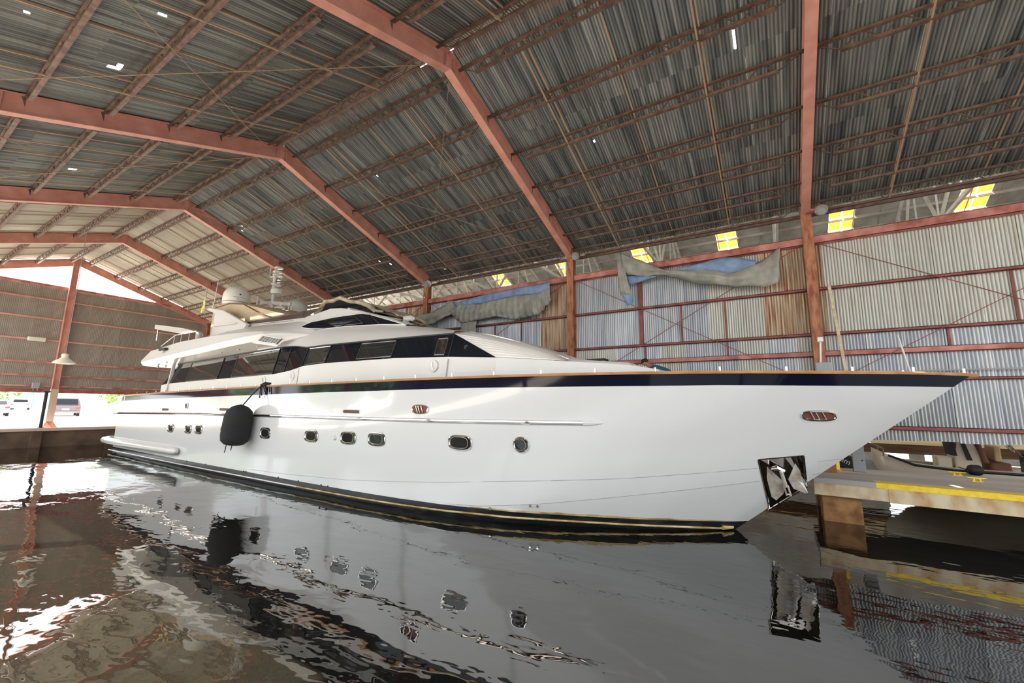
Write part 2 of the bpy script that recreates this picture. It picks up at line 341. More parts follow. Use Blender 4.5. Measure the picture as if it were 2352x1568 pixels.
# ------------------------------------------------------------------ right wall
wr = thing('wall_right', None, None, (XW, 10, 2), kind='structure')
Z0, Z1 = 1.92, 7.42
wm_ = {}
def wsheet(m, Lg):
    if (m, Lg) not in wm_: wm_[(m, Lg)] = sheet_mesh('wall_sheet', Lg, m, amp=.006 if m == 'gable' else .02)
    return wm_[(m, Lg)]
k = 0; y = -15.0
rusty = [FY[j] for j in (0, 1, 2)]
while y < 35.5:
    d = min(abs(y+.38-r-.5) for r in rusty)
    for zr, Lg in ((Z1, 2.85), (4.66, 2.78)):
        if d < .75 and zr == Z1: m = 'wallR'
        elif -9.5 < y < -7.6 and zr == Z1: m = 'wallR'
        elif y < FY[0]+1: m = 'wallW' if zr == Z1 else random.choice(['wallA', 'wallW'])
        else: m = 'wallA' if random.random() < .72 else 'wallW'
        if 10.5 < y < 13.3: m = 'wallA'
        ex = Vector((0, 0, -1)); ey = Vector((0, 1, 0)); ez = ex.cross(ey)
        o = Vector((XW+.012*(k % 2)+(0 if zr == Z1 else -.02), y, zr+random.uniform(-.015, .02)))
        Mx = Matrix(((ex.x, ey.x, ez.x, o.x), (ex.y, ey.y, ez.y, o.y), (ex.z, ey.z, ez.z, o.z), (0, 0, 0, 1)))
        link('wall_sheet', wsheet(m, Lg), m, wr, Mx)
    y += .757; k += 1
for kk in range(-2, 5):
    a, b2 = FY[kk]+.13, FY[kk+1]-.13
    def girt(z0, z1, m, dep=.1, xx=XW-.03, nm='girt'):
        MB().box((xx-dep, a, z0), (xx-dep+.012, b2, z1)).box((xx-dep, a, z1-.012), (xx, b2, z1)).box((xx-dep, a, z0), (xx, b2, z0+.012)).build(nm, m, wr)
    girt(7.30, 7.52, 'pinkrail', .2, nm='top_rail')
    girt(5.95, 6.03, 'girt'); girt(4.66, 4.74, 'girt'); girt(4.08, 4.22, 'pinkrail', .12); girt(3.38, 3.45, 'girt'); girt(2.14, 2.24, 'girt')
    for (ya, za), (yb, zb) in ((((a, 7.35)), (b2, 3.3)), ((b2, 7.35), (a, 3.3))):
        MB().bar((XW-.17, ya, za), (XW-.17, yb, zb), .018, .018).build('brace_rod', 'girt', wr)
    MB().box((XW-.08, 3.74, 4.7), (XW-.03, 3.86, 7.3)).build('wall_post', 'girt', wr) if kk in (0,) else None
    for yy, z0, z1 in ((a+2.1, 4.2, 6.0), (a+4.6, 4.2, 4.7), (a+3.4, 4.7, 6.0)):
        MB().box((XW-.05, yy, z0), (XW-.02, yy+.05, z1)).build('wall_post', 'girt', wr)
MB().bar((XW-.2, -1.62, 3.3), (XW-.22, -1.42, 6.0), .07, .07).build('pipe', 'timber', wr)
MB().bar((XW-.2, -16, 3.62), (XW-.2, 8, 3.62), .03, .03).build('conduit', 'greybox', wr)
# eave strut beam
MB().box((14.42, -16, 8.2), (14.5, 36, 8.3)).build('eave_strut', 'joist', wr)
# small gaps between sheets let light in along the eave (far part)
# ------------------------------------------------------------------ gable wall
we = thing('wall_end', None, None, (7, 35.95, 3), kind='structure')
YE = 36.05
x = -.5; k = 0
while x < 14.4:
    for zt, Lg in ((9.25, 3.3), (6.05, 2.95)):
        ex = Vector((0, 0, -1)); ey = Vector((1, 0, 0)); ez = ex.cross(ey); o = Vector((x, YE-.012*(k % 2)-(0 if zt > 9 else .02), zt))
        link('wall_sheet', wsheet('gable', Lg), 'gable', we, Matrix(((ex.x, ey.x, ez.x, o.x), (ex.y, ey.y, ez.y, o.y), (ex.z, ey.z, ez.z, o.z), (0, 0, 0, 1))))
    x += .757; k += 1
for z, h_, m in ((9.24, .12, 'pinkrail'), (8.4, .07, 'redsteel'), (7.27, .08, 'redsteel'), (6.01, .08, 'redsteel'), (4.71, .09, 'pinkrail'), (3.95, .09, 'pinkrail'), (3.36, .08, 'pinkrail'), (3.08, .2, 'girt')):
    MB().box((-.5, YE-.16, z-h_/2), (14.2, YE-.04, z+h_/2)).build('girt', m, we)
gp = MB().box((6.68, 35.72, 1.0), (6.70, 35.98, 10.8)).box((6.94, 35.72, 1.0), (6.96, 35.98, 10.8)).box((6.69, 35.84, 1.0), (6.95, 35.86, 10.8)).build('centre_post', 'redsteel', we)
MB().prism([(6.5, 35.5, 1.0), (7.14, 35.5, 1.0), (7.14, 36.1, 1.0), (6.5, 36.1, 1.0)], (0, 0, .02)).add([(6.5, 35.5, 1.0), (7.14, 35.5, 1.0), (7.14, 36.1, 1.0), (6.5, 36.1, 1.0), (6.68, 35.7, 1.35), (6.96, 35.7, 1.35), (6.96, 36, 1.35), (6.68, 36, 1.35)], [(0, 1, 5, 4), (1, 2, 6, 5), (2, 3, 7, 6), (3, 0, 4, 7), (4, 5, 6, 7)]).build('post_footing', 'pinkrail', we)
MB().box((6.66, 35.70, 1.35), (6.98, 36.0, 3.2)).build('post_sleeve', 'cap', we)
# ------------------------------------------------------------------ left side: unseen wall added to darken hull reflections, sky above it
wl = thing('wall_left_blocker', None, None, (-9, 5, 0), kind='structure')
y = -20; k = 0
while y < 24:
    ex = Vector((0, 0, -1)); ey = Vector((0, 1, 0)); ez = ex.cross(ey); o = Vector((-9+.012*(k % 2), y, 4.4))
    link('wall_sheet', wsheet('gable', 4.4), 'gable', wl, Matrix(((ex.x, ey.x, ez.x, o.x), (ex.y, ey.y, ez.y, o.y), (ex.z, ey.z, ez.z, o.z), (0, 0, 0, 1))))
    y += .757; k += 1
for z in (.6, 2, 3.2, 4.2): MB().box((-8.98, -20, z), (-8.9, 24.1, z+.1)).build('girt', 'girt', wl)
nd = thing('walkway', 'concrete walkway under the camera on the near side of the berth', 'walkway', (-1.3, 5, 1))
MB().box((-2.6, -16, .62), (-.55, 34.6, 1.0)).build('deck_slab', 'deckc', nd)
for yy in range(-14, 34, 6): MB().box((-2.3, yy, -1), (-1.7, yy+.6, .62)).build('pile', 'pile', nd)
# ------------------------------------------------------------------ neighbouring shed on the far side
ns = thing('neighbour_roof', None, None, (22, 8, 12), kind='structure')
def nz2(x): return 12.6-.425*(x-22) if x > 22 else 12.6-.43*(22-x)
SK = ((-7.6, 23.55, 24.95), (-3.15, 23.55, 24.95), (1.75, 23.55, 24.95), (6.3, 23.55, 24.95), (11.3, 23.55, 24.95), (16.3, 23.55, 24.95))
# far slope with skylight openings, in strips between the purlins
xs = [22.0, 22.75, 23.5, 24.25, 25.0, 25.75, 26.5, 28, 30]
for i in range(len(xs)-1):
    xa, xb = xs[i], xs[i+1]; cuts = [-20.]
    if i in (2, 3):
        for yc, _, _ in sorted(SK): cuts += [yc-.48, yc+.48]
    cuts.append(45.)
    for j in range(0, len(cuts), 2):
        ya, yb = cuts[j], cuts[j+1]
        MB().add([(xa, ya, nz2(xa)), (xb, ya, nz2(xb)), (xb, yb, nz2(xb)), (xa, yb, nz2(xa))], [(0, 1, 2, 3)]).build('roof_sheet', 'neigh', ns, solid=.01)
    if i in (2, 3):
        for yc, _, _ in SK:
            for e in (-1, 1):
                ya, yb = (yc-.47, yc-.03) if e < 0 else (yc+.03, yc+.47)
                dx = .06
                MB().add([(xa+dx, ya, nz2(xa+dx)), (xb-dx, ya, nz2(xb-dx)), (xb-dx, yb, nz2(xb-dx)), (xa+dx, yb, nz2(xa+dx))], [(0, 1, 2, 3)]).build('skylight_pane', 'skylight', ns)
MB().add([(15.2, -20, nz2(15.2)), (22, -20, 12.6), (22, 45, 12.6), (15.2, 45, nz2(15.2))], [(0, 1, 2, 3)]).build('roof_sheet', 'neigh', ns, solid=.01)
for x in xs[1:]: MB().box((x-.03, -20, nz2(x)-.14), (x+.03, 45, nz2(x)-.01)).build('purlin', 'neigh', ns)
yy = -18.
while yy < 30:
    MB().bar((22, yy, 12.56), (26.6, yy, nz2(26.6)-.05), .03, .05).build('roof_lath', 'neigh', ns); yy += .96
for ty in (-9.6, -5.2, -.4, 4.2, 9, 13.4, 18.4, 24, 30):
    t = thing('roof_truss', {-9.6: 'white roof truss beyond the wall at the right picture edge', -5.2: 'white roof truss beyond the wall between the two rightmost yellow skylights', -.4: 'white roof truss beyond the wall right above the twisted grey tarpaulin', 4.2: 'white roof truss beyond the wall above the hanging tarpaulin corner', 9: 'white roof truss beyond the wall right of the post with the rusty sheets', 13.4: 'white roof truss beyond the wall above the blue-topped tarpaulin'}.get(ty, {18.4: 'white roof truss beyond the wall left of the post above the tarpaulin ends', 24: 'white roof truss beyond the wall, above the search light of the yacht', 30: 'white roof truss beyond the wall, nearest the bright shed end'}.get(ty)), 'truss', (22, ty, 10), group='white trusses of the neighbouring shed')
    MB().bar((15.4, ty, nz2(15.4)-.2), (22, ty, 12.35), .09, .12).build('top_chord', 'whitesteel', t)
    MB().bar((22, ty, 12.35), (29.6, ty, nz2(29.6)-.2), .09, .12).build('top_chord', 'whitesteel', t)
    MB().bar((15.4, ty, 9.1), (29.6, ty, 9.1), .09, .12).build('bottom_chord', 'whitesteel', t)
    pts = [15.4, 17.4, 19.6, 22, 24.4, 26.6, 29.6]
    for i, (xa, xb) in enumerate(zip(pts, pts[1:])):
        za, zb = (9.1, nz2(xb)-.2) if i % 2 == 0 else (nz2(xa)-.2, 9.1)
        MB().bar((xa, ty, za), (xb, ty, zb), .08, .1).build('web_bar', 'whitesteel', t)
    for xa in pts[1:-1]: MB().bar((xa, ty, 9.1), (xa, ty, nz2(xa)-.2), .05, .06).build('web_post', 'whitesteel', t)
fw_ = thing('neighbour_wall', None, None, (30.2, 0, 0), kind='structure')
for ya, yb, za in ((-20, -8.2, -1), (-8.2, -6.2, 3), (-6.2, -5.6, -1), (-5.6, -4.6, 2.6), (-4.6, 45, -1)): MB().box((30.15, ya, za), (30.25, yb, 9.3)).build('wall_panel', 'neigh', fw_)
MB().box((15.2, -20.1, 2.5), (30.2, -20, 12.3)).build('wall_panel', 'neigh', fw_)
# far walkway seen under the wall
tw = thing('timber_walkway', 'long pale timber walkway beyond the wall, seen under its lower edge', 'walkway', (20.5, 0, 1.5))
MB().box((20.3, -16, 1.46), (21.8, 14, 1.62)).build('deck_edge', 'timber', tw)
MB().box((20.5, -16, 1.12), (21.7, 14, 1.46)).build('stringer', 'brown', tw)
for yy in range(-14, 14, 4): MB().box((20.8, yy, -1), (21.1, yy+.3, 1.2)).build('pile', 'brown', tw)
MB().box((21.9, -16, 1.62), (22.0, 14, 4.2)).build('screen_wall', 'neigh', tw)
# ------------------------------------------------------------------ dock at the bow
dk = thing('dock', 'low concrete dock with a yellow edge stripe right of the bow', 'dock', (14, -3, 1))
def dq(Yv, rear): return (lerp(12.85, 12.45, (-Yv-.7)/6) if not rear else lerp(15.5, 16.6, (-Yv-.7)/6))
f0, f1, r1_, r0_ = (12.85, -.62), (12.3, -9.5), (16.05, -9.5), (15.5, -.62)
MB().prism([(f0[0], f0[1], .66), (f1[0], f1[1], .66), (r1_[0], r1_[1], .66), (r0_[0], r0_[1], .66)], (0, 0, .335)).build('slab', 'deckc', dk)
def fx(Yv): return lerp(f0[0], f1[0], (Yv-f0[1])/(f1[1]-f0[1]))
def strip(ya, yb, z0, z1, out, m, nm, top=.0, bev=0):
    b = MB(); n = 6
    for i in range(n):
        y1, y2 = lerp(ya, yb, i/n), lerp(ya, yb, (i+1)/n)
        b.add([(fx(y1)-out, y1, z0), (fx(y2)-out, y2, z0), (fx(y2)+top, y2, z0), (fx(y1)+top, y1, z0), (fx(y1)-out, y1, z1), (fx(y2)-out, y2, z1), (fx(y2)+top, y2, z1), (fx(y1)+top, y1, z1)],
              [(0, 1, 5, 4), (4, 5, 6, 7), (0, 3, 2, 1), (3, 7, 6, 2)]+([(0, 4, 7, 3)] if i == 0 else [])+([(1, 2, 6, 5)] if i == n-1 else []))
    return b.build(nm, m, dk, bevel=bev)
strip(-.60, -1.95, .62, .94, .05, 'concrete', 'edge_beam'); strip(-1.95, -2.42, .60, .94, .06, 'concrete', 'edge_beam'); strip(-2.42, -9.5, .60, .94, .05, 'concrete', 'edge_beam')
strip(-1.75, -9.5, .895, 1.012, .065, 'yellow', 'edge_stripe', .30); strip(-.60, -1.75, .895, 1.012, .065, 'bandgrey', 'edge_stripe', .30)
MB().box((13.0, -1.5, -1), (13.75, -.74, .66)).build('pile', 'pile', dk, bevel=.02); MB().box((14.9, -1.5, -1), (15.5, -.74, .66)).build('pile', 'pile', dk)
for yy in (-5.2, -8.6): MB().box((13.3, yy-.7, -1), (14.1, yy, .66)).build('pile', 'pile', dk)
def cleat(x, y, lab):
    t = thing('mooring_cleat', lab, 'cleat', (x, y, 1.0), group='yellow cleats on the dock')
    MB().tube([(x, y+.17, 1.085), (x, y+.08, 1.075), (x, y, 1.075), (x, y-.08, 1.075), (x, y-.17, 1.085)], [.010, .019, .022, .019, .010], 10).build('horn_bar', 'yellow', t, smooth=True)
    for e in (-.05, .05): MB().tube([(x, y+e*1.3, .995), (x, y+e, 1.02), (x, y+e, 1.07)], [.035, .02, .017], 10).build('stem', 'yellow', t, smooth=True)
    MB().box((x-.045, y-.09, .99), (x+.045, y+.09, 1.010)).build('base_plate', 'yellow', t)
cleat(14.55, -3.85, 'yellow mooring cleat on the dock nearer the yellow edge stripe'); cleat(15.6, -3.78, 'yellow mooring cleat at the far edge of the dock beside the black fender')
t = thing('steel_post', 'pale grey steel post standing on the dock right of the bow', 'post', (14.84, -1.72, 1))
MB().box((14.78, -1.86, 1.0), (14.93, -1.60, 2.1)).build('post_web', 'greybox', t, bevel=.01); MB().tube([(14.77, -1.80, 1.3), (14.785, -1.80, 1.3)], .018).build('bolt', 'black', t)
t = thing('bollard', 'yellow steel bollard half hidden behind the bow beside the grey post', 'bollard', (14.9, -1.2, 1))
MB().tube([(14.9, -1.2, 1.0), (14.9, -1.2, 2.2), (14.9, -1.2, 2.26)], [.12, .12, .07], 16).build('tube', 'yellow', t, smooth=True); MB().box((14.75, -1.35, 1.0), (15.05, -1.05, 1.02)).build('foot', 'yellow', t)
# ------------------------------------------------------------------ tender beyond the wall
td = thing('tender_boat', 'beige open motor tender with console moored behind the dock', 'boat', (17.2, -4.8, 0))
secs = []
for Yv, hb, zg, zk in ((-2.35, .05, 1.5, 1.15), (-2.6, .38, 1.36, .5), (-3.1, .72, 1.16, .15), (-3.9, .9, 1.1, .0), (-5.2, .98, 1.1, -.1), (-7.6, .95, 1.1, -.1)):
    secs.append([(17.2-hb*.8, Yv, zg+.0), (17.2-hb, Yv, zg-.07), (17.2-hb*.9, Yv, lerp(zg, zk, .55)), (17.2-hb*.45, Yv, lerp(zg, zk, .9)), (17.2, Yv, zk), (17.2+hb*.45, Yv, lerp(zg, zk, .9)), (17.2+hb*.9, Yv, lerp(zg, zk, .55)), (17.2+hb, Yv, zg-.07), (17.2+hb*.8, Yv, zg)])
MB().grid(secs).build('hull', 'beige', td, smooth=True, ang=50, solid=.03)
MB().grid([[(17.2-h*.8, Yv, z-.12), (17.2+h*.8, Yv, z-.12)] for Yv, h, z in ((-2.7, .35, 1.2), (-3.2, .7, 1.1), (-4, .88, 1.0), (-7.6, .92, 1.0))]).build('sole', 'beige', td, solid=.02)
MB().tube([(16.55, -2.62, 1.34), (16.43, -3.15, 1.12), (16.26, -3.95, 1.06), (16.2, -5.2, 1.06), (16.22, -7.6, 1.06)], .035, 8).build('rub_rail', 'black', td, smooth=True)
MB().box((16.9, -4.62, 1.0), (17.6, -4.1, 1.45)).prism([(16.9, -4.1, 1.45), (16.9, -4.62, 1.45), (16.9, -4.46, 1.93), (16.9, -4.22, 1.98)], (.7, 0, 0)).build('console', 'beige', td, bevel=.03)
MB().prism([(16.86, -4.08, 1.4), (16.86, -4.15, 1.4), (16.86, -4.06, 2.02), (16.86, -4.0, 2.02)], (.74, 0, 0)).build('console_screen', 'black', td)
MB().prism([(16.84, -4.33, 1.3), (16.84, -4.43, 1.3), (16.84, -4.28, 1.95), (16.84, -4.2, 1.95)], (.04, 0, 0)).build('console_trim', 'black', td)
MB().box((16.95, -4.05, 1.0), (17.5, -3.75, 1.35)).build('bow_seat', 'beige', td, bevel=.03)
MB().box((16.8, -5.15, 1.0), (17.6, -4.75, 1.28)).build('helm_seat', 'seat', td, bevel=.05)
MB().prism([(16.8, -4.62, 1.25), (16.8, -4.75, 1.22), (16.8, -4.62, 1.78), (16.8, -4.52, 1.8)], (.8, 0, 0)).build('seat_back', 'seat', td, bevel=.03)
MB().box((16.85, -5.0, 1.3), (17.5, -4.86, 1.72)).build('cushion', 'seatl', td, bevel=.04)
rot = Matrix.Rotation(math.radians(60), 3, 'X')
tor = []
for k_ in range(25):
    a = 2*math.pi*k_/24; v = rot @ Vector((.19*math.cos(a), .19*math.sin(a), 0)); tor.append(Vector((17.2, -5.25, 1.72))+v)
b = MB().tube(tor, .014, 6, False)
for a in (0, 2.1, 4.2): b.bar((17.2, -5.25, 1.72), Vector((17.2, -5.25, 1.72))+rot @ Vector((.19*math.cos(a), .19*math.sin(a), 0)), .02, .012)
b.tube([(17.2, -5.25, 1.72), (17.2, -5.5, 1.45)], .025).build('steering_wheel', 'chrome', td)
MB().box((16.9, -5.9, 1.0), (17.5, -5.5, 1.5)).prism([(16.85, -5.45, 1.5), (16.85, -5.95, 1.5), (16.85, -5.8, 1.68)], (.7, 0, 0)).build('dash', 'black', td, bevel=.03)
MB().tube([(16.75, -2.55, 1.3), (16.8, -2.55, 1.52), (17.2, -2.2, 1.7), (17.6, -2.55, 1.52), (17.65, -2.55, 1.3)], .02).build('bow_rail', 'chrome', td, smooth=True)
fd = thing('tender_fender', 'round black rubber fender lying on the tender gunwale', 'fender', (16.35, -4.15, 1.05))
MB().tube([(16.06, -4.08, 1.12), (16.06, -4.12, 1.12), (16.06, -4.17, 1.12), (16.06, -4.31, 1.12), (16.06, -4.36, 1.12), (16.06, -4.40, 1.12)], [.04, .11, .135, .135, .11, .04], 16).build('body', 'black', fd, smooth=True); MB().tube([(16.06, -4.08, 1.12), (16.35, -4.0, 1.15)], .012).build('lanyard', 'rope', fd)
t = thing('dinghy_bag', 'dark bag with white lettering behind the grey post on the dock', 'bag', (15.6, -1.5, 1))
MB().prism([(15.45, -1.25, 1.01), (15.45, -1.75, 1.01), (15.45, -1.7, 1.3), (15.45, -1.5, 1.42), (15.45, -1.28, 1.3)], (.25, 0, 0)).build('body', 'black', t, bevel=.04)
def text(s, size, mtx, m, parent, name='lettering', ext=.002):
    cu = bpy.data.curves.new(name, 'FONT'); cu.body = s; cu.size = size; cu.extrude = ext; cu.align_x = 'CENTER'; cu.align_y = 'CENTER'
    o = bpy.data.objects.new(name, cu); C.objects.link(o); bpy.context.view_layer.update()
    me = bpy.data.meshes.new_from_object(o); bpy.data.objects.remove(o)
    me.materials.append(M[m]); o = bpy.data.objects.new(name, me); C.objects.link(o); o.parent = parent; o.matrix_basis = Matrix.Translation(-wp(parent)) @ mtx
    return o
def face_minus_x(p_, roll=0):  # lettering plane facing -X, reading towards -Y
    Mx = Matrix(((0, 0, -1, p_[0]), (-1, 0, 0, p_[1]), (0, 1, 0, p_[2]), (0, 0, 0, 1)))
    return Mx @ Matrix.Rotation(roll, 4, 'Z')
text('um', .2, face_minus_x((15.44, -1.5, 1.2), -.5), 'dome', t)
# ================================================================== the yacht
XC = 10.9
WLT = [(.98, 0), (1.3, .3), (1.7, .56), (2.89, 1.3), (4.15, 1.94), (5.49, 2.53), (7.09, 2.93), (8.4, 3.08), (10, 3.16), (14, 3.2), (21, 3.2), (29.2, 3.06)]
def bg(Y):
    t = min(max((9-Y)/12.05, 0), 1)
    return 3.2*(1-t**2.2)-.12*min(max((Y-14)/15, 0), 1)**2
def Ys(z): return .98-1.22*z
L1 = [(-1.03, 1.65), (-.38, 1.57), (.4, 1.44), (1.13, 1.34), (2.88, 1.13), (5.62, .91), (7.09, .77), (10.05, .55), (13.5, .42), (15, .40), (30, .40)]
L2 = [(-.78, 1.37), (-.42, 1.30), (.38, 1.17), (1.16, 1.03), (2.94, .74), (4.51, .50), (5.98, .33), (8, .31), (30, .31)]
def bH(Y, z):
    s = Y-Ys(z); w_ = min(max(z/3.25, 0), 1)
    if s <= 0: return 0
    v = max(0, (1-w_)*interp(.98+s, WLT)+w_*bg(-3.05+s))
    if z < 0: v *= 1+z*.35
    l2 = interp(Y, L2)
    g = z/l2 if z < l2 else max(0, 1-(z-l2)/.9)
    return v+.055*max(g, 0)*min(s/1.2, 1)*min(max((7.5-Y)/3, 0), 1)
ZG = [(-3.05, 3.24), (-2.91, 3.26), (-2.13, 3.28), (-1.14, 3.28), (.93, 3.285), (3.05, 3.27), (5.52, 3.24), (7.07, 3.22), (9.3, 3.19), (11.8, 3.165), (14.9, 3.11), (19.66, 3.03), (23.43, 2.94), (27.9, 2.84), (29.4, 2.74)]
ZB = [(-2.81, 3.06), (.96, 3.06), (2.03, 3.04), (4.23, 3.02), (5.55, 3.01), (7.08, 2.99), (9.27, 2.95), (11.76, 2.92), (14.86, 2.86), (18.64, 2.79), (25.3, 2.66), (29.4, 2.55)]
ZBT = [(.8, .21), (2.45, .23), (4.1, .26), (6.0, .28), (10, .29), (17, .30), (30, .30)]
YEND = 29.4
yt = thing('motor_yacht', 'large white motor yacht with navy sheer band and teak rail filling the berth', 'yacht', (XC, 13, 0))
NT = 64
def hrow(zf, end=YEND):
    Y = 0.
    for _ in range(30): Y = Ys(zf(Y))
    row = []
    for i in range(NT+1):
        yy = Y+(end-Y)*(i/NT)**1.7; z = zf(yy); b = bH(yy, z) if i else 0.
        if yy > end-.35: b -= .3*((yy-end+.35)/.35)**2
        row.append((yy, b, z))
    return row
def rows_between(fa, fb, n): return [hrow(lambda y, t=i/n: fa(y)*(1-t)+fb(y)*t) for i in range(n+1)]
c = lambda T: (lambda y: interp(y, T))
zk = lambda y: -.6
def add_side(b, rows, s): b.grid([[(XC-s*q[1], q[0], q[2]) for q in r] for r in rows])
PK = [(.42, 1.61), (-.36, 1.71), (-.39, 1.05), (.31, .52)]     # anchor pocket corners, (Y, z)
hullm = []
def hull_part(name, m, blocks, cut=False, smooth=True):
    b = MB()
    for rows in blocks:
        for s in (1, -1): add_side(b, rows, s)
    me = b.mesh(name); bm = bmesh.new(); bm.from_mesh(me); bmesh.ops.remove_doubles(bm, verts=bm.verts, dist=1e-4)
    if cut:
        def near(f): return f.calc_center_median().x < XC-.0005 and f.calc_center_median().y < 2.2
        inside = lambda cy, cz: all(((b2[0]-a[0])*(cz-a[1])-(b2[1]-a[1])*(cy-a[0])) >= -1e-6 for a, b2 in edges)
        edges = [((.31, .52), (.42, 1.61)), ((.42, 1.61), (-.36, 1.71)), ((-.36, 1.71), (-.39, 1.05))]
        for a, b2 in edges:
            fs = [f for f in bm.faces if near(f) and f.calc_center_median().y > -1.2 and .2 < f.calc_center_median().z < 2.2]
            es = {e for f in fs for e in f.edges}; vv = {v for f in fs for v in f.verts}
            bmesh.ops.bisect_plane(bm, geom=list(fs)+list(es)+list(vv), plane_co=(XC, a[0], a[1]), plane_no=(0, b2[1]-a[1], -(b2[0]-a[0])))
        dl = [f for f in bm.faces if near(f) and inside(f.calc_center_median().y, f.calc_center_median().z)]
        bmesh.ops.delete(bm, geom=dl, context='FACES')
    bmesh.ops.recalc_face_normals(bm, faces=bm.faces)
    bm.to_mesh(me); bm.free(); me.materials.append(M[m])
    o = bpy.data.objects.new(name, me); C.objects.link(o); o.parent = yt; o.location = -wp(yt)
    for pl in me.polygons: pl.use_smooth = True
    bm = bmesh.new(); bm.from_mesh(me)
    for e in bm.edges:
        if len(e.link_faces) == 2 and e.calc_face_angle(0) > math.radians(11 if name == 'hull' else 40): e.smooth = False
    bm.to_mesh(me); bm.free()
    return o
blk = [rows_between(c(ZBT), c(L2), 4), rows_between(c(L2), c(L1), 3), rows_between(c(L1), c(ZB), 16)]
hull = hull_part('hull', 'hull', blk, cut=True)
hull_part('boot_stripe', 'boot', [rows_between(zk, c(ZBT), 5)])
hull_part('sheer_band', 'navy', [rows_between(c(ZB), c(ZG), 2)])
# transom, deck, inner bulwark
def on_hull(Y, z, off=0., s=1): return (XC-s*(bH(Y, z)+off), Y, z)
b = MB(); zz = [-.6, 0, .5, 1.2, 2.0, 2.73]
b.grid([[(XC+e*(bH(YEND, z)-.3), YEND, z) for e in (-1, -.5, 0, .5, 1)] for z in zz]); b.build('transom', 'hull', yt)
ydk = [-2.6, -2, -1.2, 0, 1, 2, 4, 6, 8, 12, 18, 24, 29.2]
MB().grid([[(XC-e*max(bH(y_, 2.52)-.08, .0), y_, 2.52) for e in (1, .5, 0, -.5, -1)] for y_ in [-1.9]+ydk[2:]]).build('deck', 'soffit', yt)
for s in (1, -1):
    MB().grid([[(XC-s*max(bH(y_, z_)-.07, .0), max(y_, Ys(z_)+.12), min(z_, interp(y_, ZG)+.01)) for y_ in ydk] for z_ in (2.5, 2.6, 2.75, 2.9, 3.05, 3.3)]).build('bulwark_lining', 'white', yt, smooth=True)
    # teak cap rail
    ys_ = [-3.09, -3.03, -2.9, -2.6, -2.2, -1.7, -1.1, -.4, .4, 1.4, 2.6, 4, 5.5, 7, 9, 11, 13, 16, 19, 22, 25, 27.9, 29.3]
    rws = []
    for y_ in ys_:
        z_ = interp(y_, ZG); bb_ = bH(max(y_, -3.02), z_) if y_ > -3.0 else .0
        o_, i_ = bb_+.045, max(bb_-.10, 0)
        rws.append([(XC-s*o_, y_, z_-.005), (XC-s*(o_+.012), y_, z_+.02), (XC-s*o_, y_, z_+.05), (XC-s*i_, y_, z_+.055), (XC-s*i_, y_, z_-.005), (XC-s*o_, y_, z_-.005)])
    MB().grid(rws).build('cap_rail', 'teak', yt, smooth=True, ang=40)
    st = [-2.92, -2.16, -1.22, -.18, .92, 2.06, 3.21, 4.36, 5.5, 6.64, 7.78, 8.91, 10.05, 11.15, 12.26, 13.32, 14.35, 15.4, 16.45, 17.47, 18.5, 19.54, 20.56, 21.58, 23.03, 24.1, 25.2, 26.4]
    for y_ in st:
        z_ = interp(y_, ZG)+.05; x_ = XC-s*max(bH(y_, 3.2)-.05, 0)
        if s < 0 and y_ < -2.5: continue
        MB().tube([(x_, y_, z_), (x_, y_, z_+.085)], .024, 8).build('rail_socket', 'chrome', yt, smooth=True)
    # rub rail with pointed white tip
    pr = [(3.5, 2.27), (5, 2.25), (7.1, 2.225), (10.2, 2.2), (15.2, 2.165), (20, 2.11), (25, 2.03), (29.1, 1.96)]
    pts = [on_hull(y_, interp(y_, pr), .012, s) for y_ in [3.5+i*(25.6)/50 for i in range(51)]]
    rb_ = MB().tube(pts, .048, 10).build('rub_rail', 'chrome', yt, smooth=True)
    MB().tube([on_hull(3.12, 2.275, .0, s), on_hull(3.25, 2.274, .008, s), on_hull(3.38, 2.272, .012, s), on_hull(3.51, 2.27, .014, s)], [.012, .036, .052, .056], 8).build('rail_tip', 'hull', rb_, smooth=True)
    # spray strakes: fine raised lines along the two chines
    for T, ye in ((L1, 15), (L2, 6.5)):
        y0_ = 0.
        for _ in range(20): y0_ = Ys(interp(y0_, T))
        y0_ += .04; P_ = [y0_+(ye-y0_)*i/40 for i in range(41)]
        segs = [P_] if s < 0 else [[q for q in P_ if q < -.40], [q for q in [.44]+P_ if q > .43]]
        for sg in segs:
            if len(sg) > 1: MB().tube([on_hull(q, interp(q, T), -.002, s) for q in sg], .007, 4).build('spray_strake', 'greybox', yt)
    # waterline strake
    wlz = [(.95, .04), (2.5, .09), (4.1, .13), (6, .15), (9, .14), (30, .12)]
    pts = [on_hull(1.15+i*(28)/60, interp(1.15+i*28/60, wlz), .01, s) for i in range(61)]
    MB().tube(pts[:25], .022, 6).build('waterline_strake', 'stain', yt); MB().tube(pts[24:], .022, 6).build('waterline_strake', 'white', yt)
    MB().tube([on_hull(1.02, .06, .0, s), on_hull(1.2, .07, .03, s)], [.03, .05], 8).build('strake_end', 'stain', yt)
# dirty scum line above the boot stripe near the bow: thin uneven plates
b = MB(); n = 40; rw = [[], []]
for i in range(n+1):
    y_ = 1.0+5.2*i/n; z_ = interp(y_, ZBT)
    rw[0].append(on_hull(y_, z_+.0, .003)); rw[1].append(on_hull(y_, z_+.015+.05*math.sin(math.pi*i/n)*random.uniform(.5, 1), .003))
b.grid(rw).build('scum_line', 'stain', yt)
